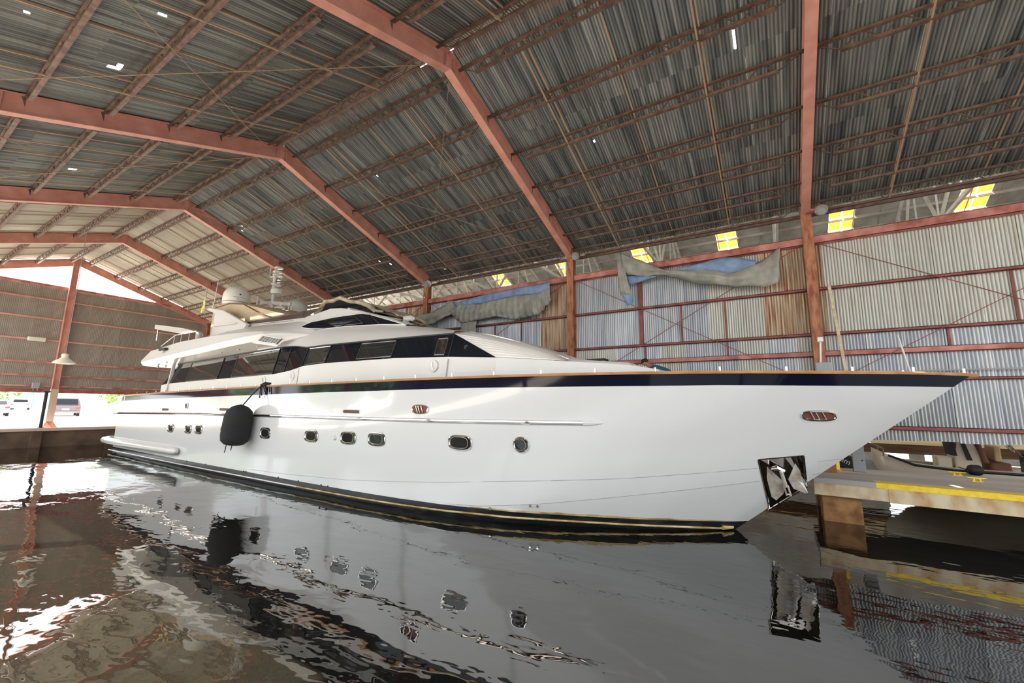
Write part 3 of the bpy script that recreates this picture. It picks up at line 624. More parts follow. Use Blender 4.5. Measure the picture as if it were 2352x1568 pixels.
# ---- portholes
def oval(Yc, zc, hw, hh, s=1, off=.0, n=28, e=3.2):
    return [on_hull(Yc+hw*abs(math.cos(t))**(2/e)*(1 if math.cos(t) > 0 else -1), zc+hh*abs(math.sin(t))**(2/e)*(1 if math.sin(t) > 0 else -1), off, s) for t in [2*math.pi*k/n for k in range(n)]]
PH_ = [(21.74, 1.48, .27, .16), (20.05, 1.51, .27, .16), (19.12, 1.53, .27, .16), (17.05, 1.57, .28, .16), (14.34, 1.61, .29, .165), (11.82, 1.64, .30, .165), (10.14, 1.67, .30, .165), (9.02, 1.69, .30, .165), (6.39, 1.735, .30, .165), (4.87, 1.76, .165, .165)]
for s in (1, -1):
    for (yc, zc, hw, hh) in PH_:
        e = 2.0 if hw < .2 else 3.2
        ring = oval(yc, zc, hw, hh, s, .02, e=e); gl = oval(yc, zc, hw*.93, hh*.92, s, .008, e=e)
        fr = MB().tube(ring+[ring[0]], .018, 6, False).build('porthole_frame', 'chrome', yt, smooth=True)
        MB().add(gl, [tuple(range(len(gl)))]).build('porthole_glass', 'pane', fr)
        if s > 0:
            inn = oval(yc+.03, zc-.0, hw*.78, hh*.78, s, .011, e=e); MB().tube(inn+[inn[0]], .005, 5, False).build('inner_frame', 'dull', fr)
    for (yc, zc, hw, hh) in ((-.65, 2.5, .27, .085), (7.55, 2.49, .24, .1)):
        ring = oval(yc, zc, hw, hh, s, .02, e=3); gl = oval(yc, zc, hw*.92, hh*.9, s, .006, e=3)
        ff = MB().tube(ring+[ring[0]], .018, 6, False).build('fairlead_frame', 'chrome', yt, smooth=True)
        MB().add(gl, [tuple(range(len(gl)))]).build('fairlead_opening', 'seat', ff)
        for q in (-.3, .1, .4):
            MB().tube([on_hull(yc+q*hw-.03, zc-hh*.8, .02, s), on_hull(yc+q*hw+.03, zc+hh*.8, .02, s)], .012, 6).build('fairlead_roller', 'chrome', ff)
    for yc, zc in ((10.08, 2.385), (17.3, 2.33), (22.6, 2.24)):
        gl = oval(yc, zc, .33, .045, s, .012, e=6); MB().add(gl, [tuple(range(len(gl)))]).build('vent_slot', 'brown', yt)
        ring = oval(yc, zc, .35, .055, s, .008, e=6); MB().tube(ring+[ring[0]], .01, 5, False).build('vent_surround', 'hull', yt)
    ring = oval(20.5, 2.42, .12, .11, s, .015, e=4); MB().tube(ring+[ring[0]], .016, 6, False).build('fairlead_frame', 'chrome', yt); MB().add(oval(20.5, 2.42, .1, .09, s, .006, e=4), [tuple(range(28))]).build('fairlead_opening', 'grille', yt)
for y_, z_ in ((4.77, .44), (4.62, .44), (5.68, .31)): MB().tube([on_hull(y_, z_, -.01), on_hull(y_, z_, .03)], .03, 10).build('drain_fitting', 'chrome', yt)
for y_ in (15.45, 15.3, 13.35, 12.3, 11.2, 10.9, 19.8, 18.2): MB().tube([on_hull(y_, .3, -.01), on_hull(y_, .3, .02)], .022, 8).build('drain_fitting', 'grille', yt)
MB().tube([on_hull(10.72, 1.64, -.01), on_hull(10.72, 1.64, .05)], [.08, .04], 10).build('light_cap', 'white', yt, smooth=True)
# ---- anchor pocket and anchor
inner = [(.40, .52, 1.58), (-.33, .17, 1.68), (-.37, .02, 1.07), (.28, .02, .55)]
outer = [(Yp, bH(Yp, zp) if i < 2 else 0.0, zp) for i, (Yp, zp) in enumerate(PK)]
pb = lambda t: (XC-t[1], t[0], t[2])
n = 8
def seg(a, b2, t): return tuple(lerp(a[i], b2[i], t) for i in range(3))
b = MB().add([pb(q) for q in inner], [(0, 1, 2, 3)])
def hseg(a, b2, t):
    y_, z_ = lerp(a[0], b2[0], t), lerp(a[2], b2[2], t); return (XC-bH(y_, z_)-.002, y_, z_)
for i, j in ((0, 1), (1, 2), (3, 0)):
    b.grid([[hseg(outer[i], outer[j], t/n) for t in range(n+1)], [pb(seg(inner[i], inner[j], t/n)) for t in range(n+1)]])
b.build('anchor_pocket', 'darkchrome', yt)
b = MB()
for i, j in ((0, 1), (1, 2), (3, 0)): b.tube([hseg(outer[i], outer[j], t/n) for t in range(n+1)], .014, 6)
b.tube([(XC-.01, .33, .50), (XC-.01, -.40, 1.06)], .02, 6)
b.build('pocket_frame', 'chrome', yt, smooth=True)
def plate(P_, th, name, m, par=yt, **k):
    a = [Vector((XC-q[1], q[0], q[2])) for q in P_]
    nrm = (a[1]-a[0]).cross(a[-1]-a[0]).normalized()
    cen = sum(a, Vector())/len(a)
    return MB().add([v for v in a]+[v+nrm*th for v in a], [tuple(range(len(a)))[::-1], tuple(range(len(a), 2*len(a)))]+[(i, (i+1) % len(a), len(a)+(i+1) % len(a), len(a)+i) for i in range(len(a))]).build(name, m, par, **k)
an = MB().tube([(XC-.50, .10, 1.46), (XC-.50, .04, 1.36), (XC-.30, -.02, 1.06)], [.035, .034, .036], 8).build('anchor_shank', 'dull', yt, smooth=True)
def fluke(P_, off, mid):
    a = [Vector((XC-q[1]-off, q[0], q[2])) for q in P_]; c0 = sum(a, Vector())/len(a)+Vector((mid, 0, 0)); n_ = len(a)
    MB().add(a+[c0]+[v+Vector((.018, 0, 0)) for v in a]+[c0+Vector((.018, 0, 0))], [(i, (i+1) % n_, n_) for i in range(n_)]+[(n_+1+(i+1) % n_, n_+1+i, 2*n_+1) for i in range(n_)]+[(i, n_+1+i, n_+1+(i+1) % n_, (i+1) % n_) for i in range(n_)]).build('anchor_fluke', 'dull', yt)
fluke([(.28, .66, 1.46), (.05, .38, 1.19), (0, .21, 1.01), (.03, .12, .88), (.17, .08, .72), (.25, .20, .80), (.30, .50, 1.20)], .0, .03)
fluke([(-.21, .44, 1.54), (-.28, .33, 1.40), (-.33, .10, 1.12), (-.40, .03, .93), (-.34, .02, .91), (-.15, .08, .99), (-.07, .32, 1.20)], .0, .03)
b = MB()
for e in (-.035, .035): b.bar((XC-.31, -.02+e, 1.07), (XC-.20, -.06+e, .86), .022, .035)
b.bar((XC-.30, -.06, 1.05), (XC-.30, .02, 1.05), .03, .03).bar((XC-.22, -.10, .89), (XC-.22, -.02, .89), .025, .025).build('anchor_shackle', 'dull', yt)
MB().tube([(XC-.45, .0, 1.38), (XC-.52, .10, 1.44), (XC-.45, .18, 1.40)], [.05, .06, .05], 10).build('swivel', 'chrome', yt, smooth=True)
# ---- superstructure lofts: each line is a list of (Y, half breadth, z), forward to aft
def resample(Ln, n):
    d = [0]
    for a, b2 in zip(Ln, Ln[1:]): d.append(d[-1]+math.dist(a, b2))
    out = []
    for i in range(n+1):
        t = d[-1]*i/n; k_ = 0
        while k_ < len(d)-2 and d[k_+1] < t: k_ += 1
        f_ = (t-d[k_])/(d[k_+1]-d[k_]) if d[k_+1] > d[k_] else 0
        out.append(tuple(lerp(Ln[k_][j], Ln[k_+1][j], f_) for j in range(3)))
    return out
def byY(Ln, ys):
    return [(y_, interp(y_, [(q[0], q[1]) for q in Ln]), interp(y_, [(q[0], q[2]) for q in Ln])) for y_ in ys]
def loft(lines, name, m, ys=None, n=40, sides=(1, -1), smooth=True, ang=30, nv=1, bulge=0, **k):
    b = MB(); rows = [byY(l, ys) if ys else resample(l, n) for l in lines]
    full = []
    for r1, r2 in zip(rows, rows[1:]):
        for j in range(nv): full.append([tuple(lerp(p_[i], q[i], j/nv)+(bulge*math.sin(math.pi*j/nv) if i > 0 else 0) for i in range(3)) for p_, q in zip(r1, r2)])
    full.append(rows[-1])
    for s in sides: b = MB().grid([[(XC-s*q[1], q[0], q[2]) for q in r] for r in full]).build(name, m, yt, smooth=smooth, ang=ang, **k)
WB = [(5.78, 2.43, 3.77), (7.1, 2.56, 3.84), (9.2, 2.58, 3.9), (12.4, 2.58, 3.89), (13.24, 2.58, 3.86), (13.61, 2.58, 3.84), (14.34, 2.58, 3.71), (15.3, 2.58, 3.62), (18.5, 2.58, 3.55), (22.5, 2.58, 3.47), (24.5, 2.58, 3.42)]
WT = [(5.78, 2.43, 3.775), (7.16, 2.37, 4.47), (8.5, 2.36, 4.49), (12.6, 2.36, 4.52), (13.76, 2.36, 4.50), (14.5, 2.36, 4.60), (15.5, 2.36, 4.61), (18.45, 2.36, 4.52), (22.5, 2.36, 4.38), (24.1, 2.36, 4.33)]
ysd = [5.78, 6.4, 7.16, 8, 9.2, 10.5, 12.4, 13.24, 13.61, 13.76, 14.34, 14.7, 15.3, 16.5, 18.5, 20.5, 22.5, 24.1]
loft([[(5.0, 2.32, 2.4), (9, 2.58, 2.4), (25.17, 2.58, 2.4)], [(5.0, 2.32, 2.9), (9, 2.58, 2.9), (25.17, 2.58, 3.02)]], 'house_side', 'white', n=20)
loft([[(5.0, 2.30, 2.9), (7.1, 2.56, 2.9), (9.2, 2.58, 2.9), (25.17, 2.58, 2.9)], [(5.0, 2.31, 3.71)]+WB[0:1]+WB[1:]+[(25.05, 2.58, 3.36)]], 'house_side', 'white', ys=[5.0]+ysd+[24.5, 25.05, 25.15], ang=50)
loft([WB, WT], 'window_band', 'glass', ys=ysd, ang=50)
# black frame strip lines along the band edges
loft([[(y_, b_+.012, z_+.0) for y_, b_, z_ in WT], [(y_, b_+.012, z_+.035) for y_, b_, z_ in WT]], 'window_trim', 'grille', ys=ysd[2:])
def bandpt(Y, v, off=.0):   # v 0 bottom .. 1 top of the window band
    q = [lerp(byY(WB, [Y])[0][i], byY(WT, [Y])[0][i], v) for i in range(3)]
    return (Y, q[1]+off, q[2])
panes = [(22.5, 19.6, .02, .95, .08, .0), (18.4, 15.45, .02, .95, .06, 0), (13.5, 12.4, .06, .93, .07, .02), (10.84, 9.32, .10, .90, .0, .0), (7.67, 7.33, .1, .82, 0, 0)]
for s in (1, -1):
    for (ya, yb, v0, v1, la, lb) in panes:
        P_ = [bandpt(ya, v0, .012), bandpt(yb, v0, .012), bandpt(yb+lb, v1, .012), bandpt(ya-.0+la, v1, .012)]
        P3 = [(XC-s*q[1], q[0], q[2]) for q in P_]
        wpn = MB().add(P3, [(0, 1, 2, 3)]).build('window_pane', 'pane', yt)
        b = MB()
        for i in range(4): b.bar(P3[i], P3[(i+1) % 4], .03, .03)
        b.build('window_frame', 'smoke' if ya < 12 else 'grille', wpn)
        if ya > 12: MB().bar(P3[2], P3[3], .035, .02).build('window_track', 'chrome', wpn)
    for y_ in (7.16, 13.68, 14.72):
        a, b2 = bandpt(y_, 0, .012), bandpt(y_, 1, .012); MB().bar((XC-s*a[1], a[0], a[2]), (XC-s*b2[1], b2[0], b2[2]), .03, .02).build('window_joint', 'grille', yt)
    # dark quarter panel at the aft end of the window band
    plate([(24.1, 2.37, 4.33), (22.6, 2.37, 4.37), (22.5, 2.585, 3.47), (25.0, 2.585, 3.40)] if s > 0 else [(24.1, -2.37, 4.33), (22.6, -2.37, 4.37), (22.5, -2.585, 3.47), (25.0, -2.585, 3.40)], .01, 'quarter_glass', 'glass')
    for y_ in (7.27, 13.9): MB().bar((XC-s*2.585, y_, 2.9), (XC-s*2.585, y_-.1, 3.78), .02, .012).build('panel_seam', 'greybox', yt)
    for y_, z_ in ((7.68, 3.62), (14.21, 3.52), (16.0, 3.40)):
        f_ = MB().tube([(XC-s*2.575, y_, z_), (XC-s*2.60, y_, z_), (XC-s*2.605, y_, z_)], [.17, .165, .14], 20).build('round_hatch', 'white', yt, smooth=True)
        MB().bar((XC-s*2.615, y_-.02, z_-.1), (XC-s*2.615, y_+.02, z_+.1), .02, .03).build('hatch_handle', 'chrome', f_)
MB().box((XC-2.36, 24.2, 2.5), (XC+2.36, 24.25, 4.4)).build('aft_bulkhead', 'glass', yt)
FTO = [(13.93, 2.10, 5.06), (14.48, 2.36, 5.125), (15.09, 2.64, 5.15), (16.0, 2.86, 5.20), (17.04, 2.92, 5.24), (19.72, 2.93, 5.29), (22.72, 2.93, 5.25), (25.94, 2.93, 5.01), (27.19, 2.9, 4.56)]
# brow above the windows
BT = [(7.16, 2.1, 4.58), (7.56, 1.95, 4.68), (8.32, 1.9, 4.82), (9.28, 1.9, 4.96), (10.5, 1.9, 5.09), (12.77, 1.9, 5.21), (13.8, 1.98, 5.24), (15.1, 2.1, 5.36), (17, 2.1, 5.36)]
WTl = [(y_, b_, z_) for y_, b_, z_ in WT]
ysb = [7.16, 7.56, 8.32, 9.28, 10.5, 11.6, 12.77, 13.24, 13.8, 14.4, 15.1, 16, 17]
loft([[(y_, b_+.05, z_+.03) for y_, b_, z_ in WTl], BT], 'brow', 'white', ys=ysb, nv=4, bulge=.03)
loft([[(y_, b_+.0, z_+.03) for y_, b_, z_ in WTl], [(y_, b_+.05, z_+.03) for y_, b_, z_ in WTl]], 'brow_lip', 'white', ys=ysd[2:])
CT = [(9.5, 1.84, 5.04), (10.5, 1.82, 5.37), (11.6, 1.82, 5.66), (12.4, 1.82, 5.84), (12.9, 1.83, 5.93), (13.4, 1.86, 5.96), (14.1, 1.93, 5.84), (14.8, 2.0, 5.74), (16.9, 2.02, 5.79), (19, 2.03, 5.87), (21.4, 2.2, 5.60)]
loft([[(q[0], q[1]-.0, q[2]) for q in BT], CT], 'wheelhouse_side', 'white', ys=[9.5, 10.5, 11.6, 12.4, 12.9, 13.4, 14.1, 14.8, 16.9])
# wheelhouse side window
PHW = [(9.51, 5.02), (10.6, 5.115), (11.85, 5.185), (12.83, 5.22), (13.5, 5.215), (14.02, 5.24), (14.28, 5.27), (14.48, 5.32), (14.38, 5.41), (14.12, 5.50), (13.76, 5.56), (13.06, 5.60), (11.8, 5.61), (11.61, 5.60), (11.23, 5.53)]
def phb(Y, z):
    bt, ct = byY(BT, [Y])[0], byY(CT, [Y])[0]; t = min(max((z-bt[2])/max(ct[2]-bt[2], .05), 0), 1); return max(lerp(bt[1], ct[1], t), (lerp(byY(FTO, [Y])[0][1]-.03, 2.06, min(max((z-5.12)/.45, 0), 1)) if Y > 13.95 else 0))
for s in (1, -1):
    P3 = [(XC-s*(phb(y_, z_)+.03), y_, z_) for y_, z_ in PHW]; n_ = len(P3)
    wwn = MB().add(P3+[(p_[0]+s*.06, p_[1], p_[2]) for p_ in P3], [tuple(range(n_))]+[(i, (i+1) % n_, n_+(i+1) % n_, n_+i) for i in range(n_)]).build('wheelhouse_window', 'glass', yt)
    MB().tube(P3+[P3[0]], .018, 5, False).build('window_moulding', 'white', wwn)
    for (ya, za), (yb, zb) in (((12.03, 5.58), (11.48, 5.24)), ((11.48, 5.24), (12.44, 5.26)), ((11.25, 5.53), (10.62, 5.12))):
        MB().bar((XC-s*(phb(ya, za)+.035), ya, za), (XC-s*(phb(yb, zb)+.035), yb, zb), .03, .012).build('window_frame', 'smoke', wwn)
# roof between the sides: windscreen forward, deck behind
ysr = [9.5, 10.5, 11.6, 12.4]
loft([[(y_, b_-.02, z_) for y_, b_, z_ in CT], [(y_, b_*.5, z_+.06) for y_, b_, z_ in CT], [(y_, 0, z_+.08) for y_, b_, z_ in CT]], 'windscreen', 'glass', ys=ysr)
loft([CT, [(y_, b_-.05, z_+.02) for y_, b_, z_ in CT]], 'coaming_cap', 'white', ys=[9.5, 10.5, 11.6, 12.4, 12.9, 13.4, 14.1, 14.8, 16.9, 19, 21.4])
loft([[(y_, b_-.05, z_+.02) for y_, b_, z_ in CT], [(y_, b_-.1, 4.95) for y_, b_, z_ in CT]], 'coaming_inside', 'white', ys=[12.4, 12.9, 13.4, 14.1, 14.8, 16.9, 19, 21.4])
MB().box((XC-1.8, 12.4, 5.0), (XC+1.8, 12.5, 5.9)).build('coaming_inside', 'white', yt)
CR = [(4.57, .9, 3.82), (4.85, .9, 3.95), (5.36, .9, 4.13), (5.88, .9, 4.31), (6.77, .9, 4.57), (7.63, .9, 4.78), (8.4, .9, 4.90), (9.3, .9, 5.06), (9.5, .9, 5.09)]
loft([BT[:5], CR[5:] + [(10.5, .9, 5.2)], [(7.6, 0, 4.84), (8.4, 0, 4.96), (9.5, 0, 5.14), (10.5, 0, 5.25)]], 'brow_top', 'white', n=16)
# ribbed sun cover over the forward screens: Coons patch with ribs
E0 = [(5.78, 2.43, 3.78), (7.16, 2.38, 4.48), (7.45, 2.0, 4.64), (7.63, .9, 4.80)]       # aft edge
E1 = [(4.02, 2.11, 3.64), (4.2, 1.8, 3.70), (4.4, 1.35, 3.77), (4.57, .9, 3.83)]        # forward edge
BO = [(5.78, 2.43, 3.78), (4.9, 2.28, 3.715), (4.02, 2.11, 3.64)]; TO = CR[:6][::-1]
nu, nv_ = 24, 150
e0, e1, bo, to = resample(E0, nv_), resample(E1, nv_), resample(BO, nu), resample(TO, nu)
rows = []
for j in range(nv_+1):
    v = j/nv_; row = []
    for i in range(nu+1):
        u = i/nu
        q = [lerp(bo[i][a], to[i][a], v)+lerp(e0[j][a], e1[j][a], u)-lerp(lerp(bo[0][a], bo[-1][a], u), lerp(to[0][a], to[-1][a], u), v) for a in range(3)]
        rib = .028*abs(math.sin(math.pi*15*v))**.8*min(1, u*6)*min(1, (1-u)*4+.12)
        row.append((q[0], q[1]+rib*.45, q[2]+rib*.9))
    rows.append(row)
b = MB()
for s in (1, -1): b.grid([[(XC-s*q[1], q[0], q[2]) for q in r] for r in rows])
b.build('ribbed_sun_cover', 'soffit', yt, smooth=True, ang=60)
loft([CR[:6], [(y_, 0, z_+.06) for y_, b_, z_ in CR[:6]]], 'sun_cover_top', 'soffit', n=20)
# foredeck trunk in two steps
TU = [(2.02, 1.5, 3.30), (2.12, 1.62, 3.42), (2.57, 1.77, 3.50), (3.02, 1.89, 3.55), (4.02, 2.11, 3.63), (5.0, 2.31, 3.715), (5.78, 2.43, 3.77)]
loft([[(y_, b_+.04, 2.5) for y_, b_, z_ in TU], TU], 'trunk_side', 'white', ys=[2.02, 2.12, 2.57, 3.02, 4.02, 5.0, 5.78], ang=50)
loft([TU, [(y_, b_*.5, z_+.02) for y_, b_, z_ in TU], [(y_, 0, z_+.03) for y_, b_, z_ in TU]], 'trunk_top', 'white', ys=[2.02, 2.12, 2.57, 3.02, 4.02])
MB().box((XC-1.5, 2.02, 2.5), (XC+1.5, 2.05, 3.32)).build('trunk_front', 'white', yt)
b = MB().prism([(XC-1.15, 2.85, 3.45), (XC-1.15, 4.6, 3.6), (XC-1.0, 4.6, 3.83), (XC-1.0, 2.95, 3.67), (XC-1.08, 2.85, 3.6)], (2.15, 0, 0)).build('sun_pad', 'white', yt, bevel=.03)
# ---- flybridge overhang
FLO = [(13.93, 2.11, 5.035), (14.47, 2.40, 5.0), (15.07, 2.66, 4.95), (15.9, 2.83, 4.87), (16.95, 2.88, 4.81), (18.3, 2.87, 4.76), (20.7, 2.86, 4.63), (23, 2.86, 4.54), (25.5, 2.84, 4.43), (27.0, 2.80, 4.36)]
FCR = [(13.93, 2.12, 5.045), (14.34, 2.34, 5.065), (15.0, 2.66, 5.08), (15.9, 2.91, 5.08), (16.95, 2.96, 5.04), (18.3, 2.96, 4.98), (20.7, 2.96, 4.84), (23, 2.96, 4.72), (25.5, 2.94, 4.60), (27.15, 2.9, 4.50)]
ysf = [13.93, 14.2, 14.47, 15.0, 15.85, 16.95, 18.3, 19.72, 20.7, 22.72, 24.3, 25.94, 26.6, 27.1]
loft([FLO, FCR, FTO], 'flybridge_fascia', 'white', ys=ysf, ang=15)
SI = [(13.93, 2.11, 5.03), (14.5, 2.28, 4.75), (15.5, 2.34, 4.66), (18.5, 2.34, 4.56), (24, 2.3, 4.36), (27, 2.2, 4.32)]
loft([FLO, SI], 'overhang_soffit', 'soffit', ys=ysf)
loft([[(24, 2.3, 4.36), (27, 2.2, 4.32)], [(24, 0, 4.40), (27, 0, 4.36)]], 'overhang_soffit', 'soffit', n=4)
MB().grid([[(XC+e*2.85, 27.1, z_) for e in (-1, -.5, 0, .5, 1)] for z_ in (4.36, 4.55)]).build('overhang_end', 'white', yt)
loft([[(q[0], q[1], q[2]) for q in FTO], [(13.93, 1.99, 5.40), (14.8, 2.08, 5.58), (16.9, 2.08, 5.68), (19, 2.08, 5.76), (21.4, 2.25, 5.52)]], 'coaming_side', 'white', ys=[13.93, 14.2, 14.5, 15.0, 15.85, 16.95, 18.3, 19.72, 21.4])
loft([[(13.93, 1.99, 5.40), (14.8, 2.08, 5.58), (16.9, 2.08, 5.68), (19, 2.08, 5.76), (21.4, 2.25, 5.52)], CT], 'coaming_side', 'white', ys=[13.93, 14.1, 14.8, 16.9, 19, 21.4])
loft([[(13.5, 1.9, 4.97), (21.4, 2.5, 5.0), (26.2, 2.85, 4.9)], [(13.5, 0, 5.0), (21.4, 0, 5.03), (26.2, 0, 4.93)]], 'flybridge_deck', 'soffit', n=6)
loft([[(21.4, 2.93, 5.27), (25.94, 2.93, 5.01), (27.1, 2.9, 4.58)], [(21.4, 2.83, 5.27), (25.94, 2.83, 5.01), (27.1, 2.8, 4.60)]], 'coaming_cap', 'white', n=12)
loft([[(21.4, 2.83, 5.27), (25.94, 2.83, 5.01)], [(21.4, 2.80, 4.9), (25.94, 2.80, 4.85)]], 'coaming_inside', 'white', n=4)
MB().grid([[(XC+e*2.85, y_, z_) for e in (-1, 0, 1)] for y_, z_ in ((25.94, 4.98), (27.1, 4.56))]).build('stern_slope', 'white', yt)
for s in (1, -1):
    MB().tube([(XC-s*2.03, 21.3, 5.6), (XC-s*2.05, 19.0, 5.80), (XC-s*2.05, 16.9, 5.74), (XC-s*2.03, 15.3, 5.68)], .012, 5).build('groove_line', 'smoke', yt)
    for i in range(7): MB().lathe((XC-s*2.6, 15.2+i*1.4, interp(15.2+i*1.4, [(q[0], lerp(q[2], 4.6, .5)) for q in FLO])-.01), [(0, -.03), (.05, -.03), (.06, 0)], 10).build('soffit_light', 'chrome', yt, smooth=True)
    # air intake with slats
    P_ = [(16.11, 2.90, 4.82), (15.75, 2.90, 5.02), (14.90, 2.66, 4.86), (15.12, 2.70, 4.68)]
    plate([(q[0], s*q[1], q[2]) for q in [(16.5, 2.885, 4.79), (15.72, 2.885, 5.07), (13.95, 2.13, 5.035), (14.90, 2.62, 4.76), (15.15, 2.68, 4.60)]], .01, 'intake_recess', 'soffit')
    gr_ = plate([(q[0], s*q[1], q[2]) for q in P_], .012, 'intake_grille', 'grille')
    for i in range(6):
        t = (i+.5)/6; a = seg(P_[0], P_[1], t); b2 = seg(P_[3], P_[2], t)
        MB().bar((XC-s*(a[1]+.02), a[0], a[2]), (XC-s*(b2[1]+.02), b2[0], b2[2]), .012, .010).build('grille_slat', 'white', gr_)
    for i in range(7):
        t = (i+.5)/7; a = seg(P_[0], P_[3], t); b2 = seg(P_[1], P_[2], t)
        MB().bar((XC-s*(a[1]+.02), a[0], a[2]), (XC-s*(b2[1]+.02), b2[0], b2[2]), .010, .010).build('grille_bar', 'white', gr_)
    for a, b2 in ((P_[1], P_[2]), (P_[0], P_[3])): MB().bar((XC-s*(a[1]+.02), a[0], a[2]), (XC-s*(b2[1]+.02), b2[0], b2[2]), .035, .03).build('grille_frame', 'white', gr_)
    # tinted flybridge screen
    FS = [(18.97, 2.02, 5.93), (14.87, 2.0, 5.99), (13.77, 2.0, 5.99), (14.78, 2.02, 5.72), (18.96, 2.04, 5.86)]
    fs_ = plate([(q[0], s*(q[1]-.02), q[2]) for q in FS], .012, 'flybridge_screen', 'smoke')
    MB().bar((XC-s*2.01, 18.97, 5.94), (XC-s*1.99, 13.8, 6.0), .03, .025).build('screen_rail', 'smoke', fs_)
    MB().bar((XC-s*2.0, 14.95, 5.72), (XC-s*1.98, 14.75, 5.99), .035, .03).build('screen_post', 'smoke', fs_)
    # raked fin
    FN = [(21.38, 5.30), (21.33, 5.83), (21.43, 6.56), (22.36, 6.84), (22.30, 6.95), (20.73, 6.66), (18.33, 5.80), (18.6, 5.5)]
    pl = [(XC-s*(2.32-.10*(z_-5.5)), y_, z_) for y_, z_ in FN]
    fn_ = MB().prism(pl, (s*.16, 0, 0)).build('mast_fin', 'white', yt, bevel=.03)
    MB().bar((XC-s*2.36, 21.27, 5.92), (XC-s*2.36, 19.05, 5.86), .05, .03).build('fin_moulding', 'white', fn_)
    # aft rails
    RL = [(25.5, 5.04), (24.5, 5.42), (23.5, 5.64), (21.7, 5.68), (20.9, 5.68)] if False else [(24.96, 5.20), (23.52, 5.62), (21.73, 5.66), (21.35, 5.66)]
    MB().tube([(XC-s*2.86, y_, z_) for y_, z_ in RL], .02, 8).build('hand_rail', 'chrome' if s < 0 else 'white', yt, smooth=True)
    for y_, zt in ((22.85, 5.63), (22.05, 5.65), (23.6, 5.6)): MB().tube([(XC-s*2.86, y_, 5.2), (XC-s*2.86, y_-.05, zt)], .014, 6).build('rail_stanchion', 'white', yt)
    plate([(23.2, s*2.84, 5.25), (22.0, s*2.84, 5.28), (21.45, s*2.84, 5.28), (21.45, s*2.84, 5.62), (23.1, s*2.84, 5.60)], .01, 'rail_screen', 'smoke')
    # nav light box, cockpit pillar
    MB().box((XC-s*3.02-.06, 23.85, 4.93), (XC-s*3.02+.06, 24.55, 5.05)).build('side_light_box', 'grille', yt, bevel=.01); MB().tube([(XC-s*3.02, 24.2, 4.92), (XC-s*3.02, 24.2, 4.8)], [.06, .04], 8).build('side_light', 'chrome', yt)
    MB().bar((XC-s*2.6, 24.35, 3.0), (XC-s*2.5, 24.2, 4.4), .09, .13).build('cockpit_pillar', 'white', yt, bevel=.01)
    for y_ in (25.2, 26.1): MB().lathe((XC-s*2.5, y_, 4.30), [(.0, -.08), (.04, -.07), (.05, 0), (.03, .06)], 10).build('cockpit_light', 'dull', yt, smooth=True)
# stern rubber and swim platform
for s in (1,):
    MB().tube([(XC+2.2, 30.15, .6), (XC-s*2.2, 30.15, .6), (XC-s*2.9, 30.0, .6), (XC-s*3.2, 29.5, .6), (XC-s*3.27, 28.6, .6), (XC-s*3.3, 26, .6), (XC-s*3.32, 20.9, .62), (XC-s*3.32, 20.62, .62), (XC-s*3.32, 20.5, .62)], [.15, .15, .15, .15, .15, .15, .15, .13, .05], 14).build('stern_rubber', 'white', yt, smooth=True)
    for y_ in (29, 27, 25, 23, 21.5): MB().tube([(XC-s*3.1, y_, .45), (XC-s*3.25, y_, .55)], .05, 6).build('rubber_bracket', 'dull', yt)
MB().box((XC-2.9, 29.3, .48), (XC+2.9, 30.1, .62)).build('swim_platform', 'white', yt, bevel=.03)
# domes, mast, radar
def dome(x, y_, z_, r, h, nm='satellite_dome', base=True):
    d = MB().lathe((x, y_, z_), [(r*.55, -.12), (r*.92, -.06), (r, .02), (r, h*.35)]+[(r*math.cos(a), h*.35+(h*.65)*math.sin(a)) for a in [i*math.pi/2/8 for i in range(1, 9)]], 28).build(nm, 'dome', yt, smooth=True)
    MB().lathe((x, y_, z_), [(r*1.006, .03), (r*1.012, .05), (r*1.006, .07)], 28).build('dome_seam', 'greybox', d, smooth=True)
    return d
dm_ = dome(XC-1.25, 21.75, 7.24, .56, .88); dome(XC+1.25, 20.9, 7.1, .52, .8)
for a0, zc, wd, hh in ((-1.86, 7.49, .75, .016), (-1.90, 7.43, .16, .010), (-1.80, 7.38, .26, .012)):
    pts = [(XC-1.25+.566*math.cos(a0+t), 21.75+.566*math.sin(a0+t), zc) for t in [wd*(i/8-.5)*1.0 for i in range(9)]]
    MB().tube(pts, hh/2, 4).build('dome_marking', 'ink', dm_)
MB().tube([(XC-1.25-.09, 21.75-.555, 7.63), (XC-1.25-.09, 21.75-.54, 7.63)], .04, 12).build('dome_emblem', 'ink', dm_)
MB().tube([(XC-1.6, 22.0, 7.2), (XC-1.65, 21.2, 6.75), (XC-1.65, 20.6, 6.1)], .06, 10).build('dome_bracket', 'chrome', yt, smooth=True)
MB().tube([(XC-1.3, 22.1, 7.2), (XC-1.45, 21.8, 6.6), (XC-1.5, 21.5, 6.1)], .035, 8).build('dome_bracket', 'chrome', yt, smooth=True)
MB().tube([(XC+1.25, 20.9, 7.1), (XC+1.3, 20.8, 6.0)], .08, 10).build('dome_bracket', 'white', yt)
mx = 20.85
MB().tube([(XC, mx, 6.2), (XC, mx, 7.6), (XC, mx, 8.2), (XC, mx, 9.15)], [.09, .08, .09, .085], 12).build('mast', 'white', yt, smooth=True)
MB().tube([(XC, mx+.1, 8.86), (XC, mx+.42, 8.86), (XC, mx+.5, 8.95), (XC, mx+.5, 9.55), (XC, mx+.5, 9.56)], .03, 8).build('gps_stalk', 'white', yt, smooth=True)
MB().lathe((XC, mx+.5, 9.5), [(0, 0), (.03, 0), (.06, .12), (.08, .2), (.08, .3), (0, .32)], 14).build('gps_sensor', 'white', yt, smooth=True)
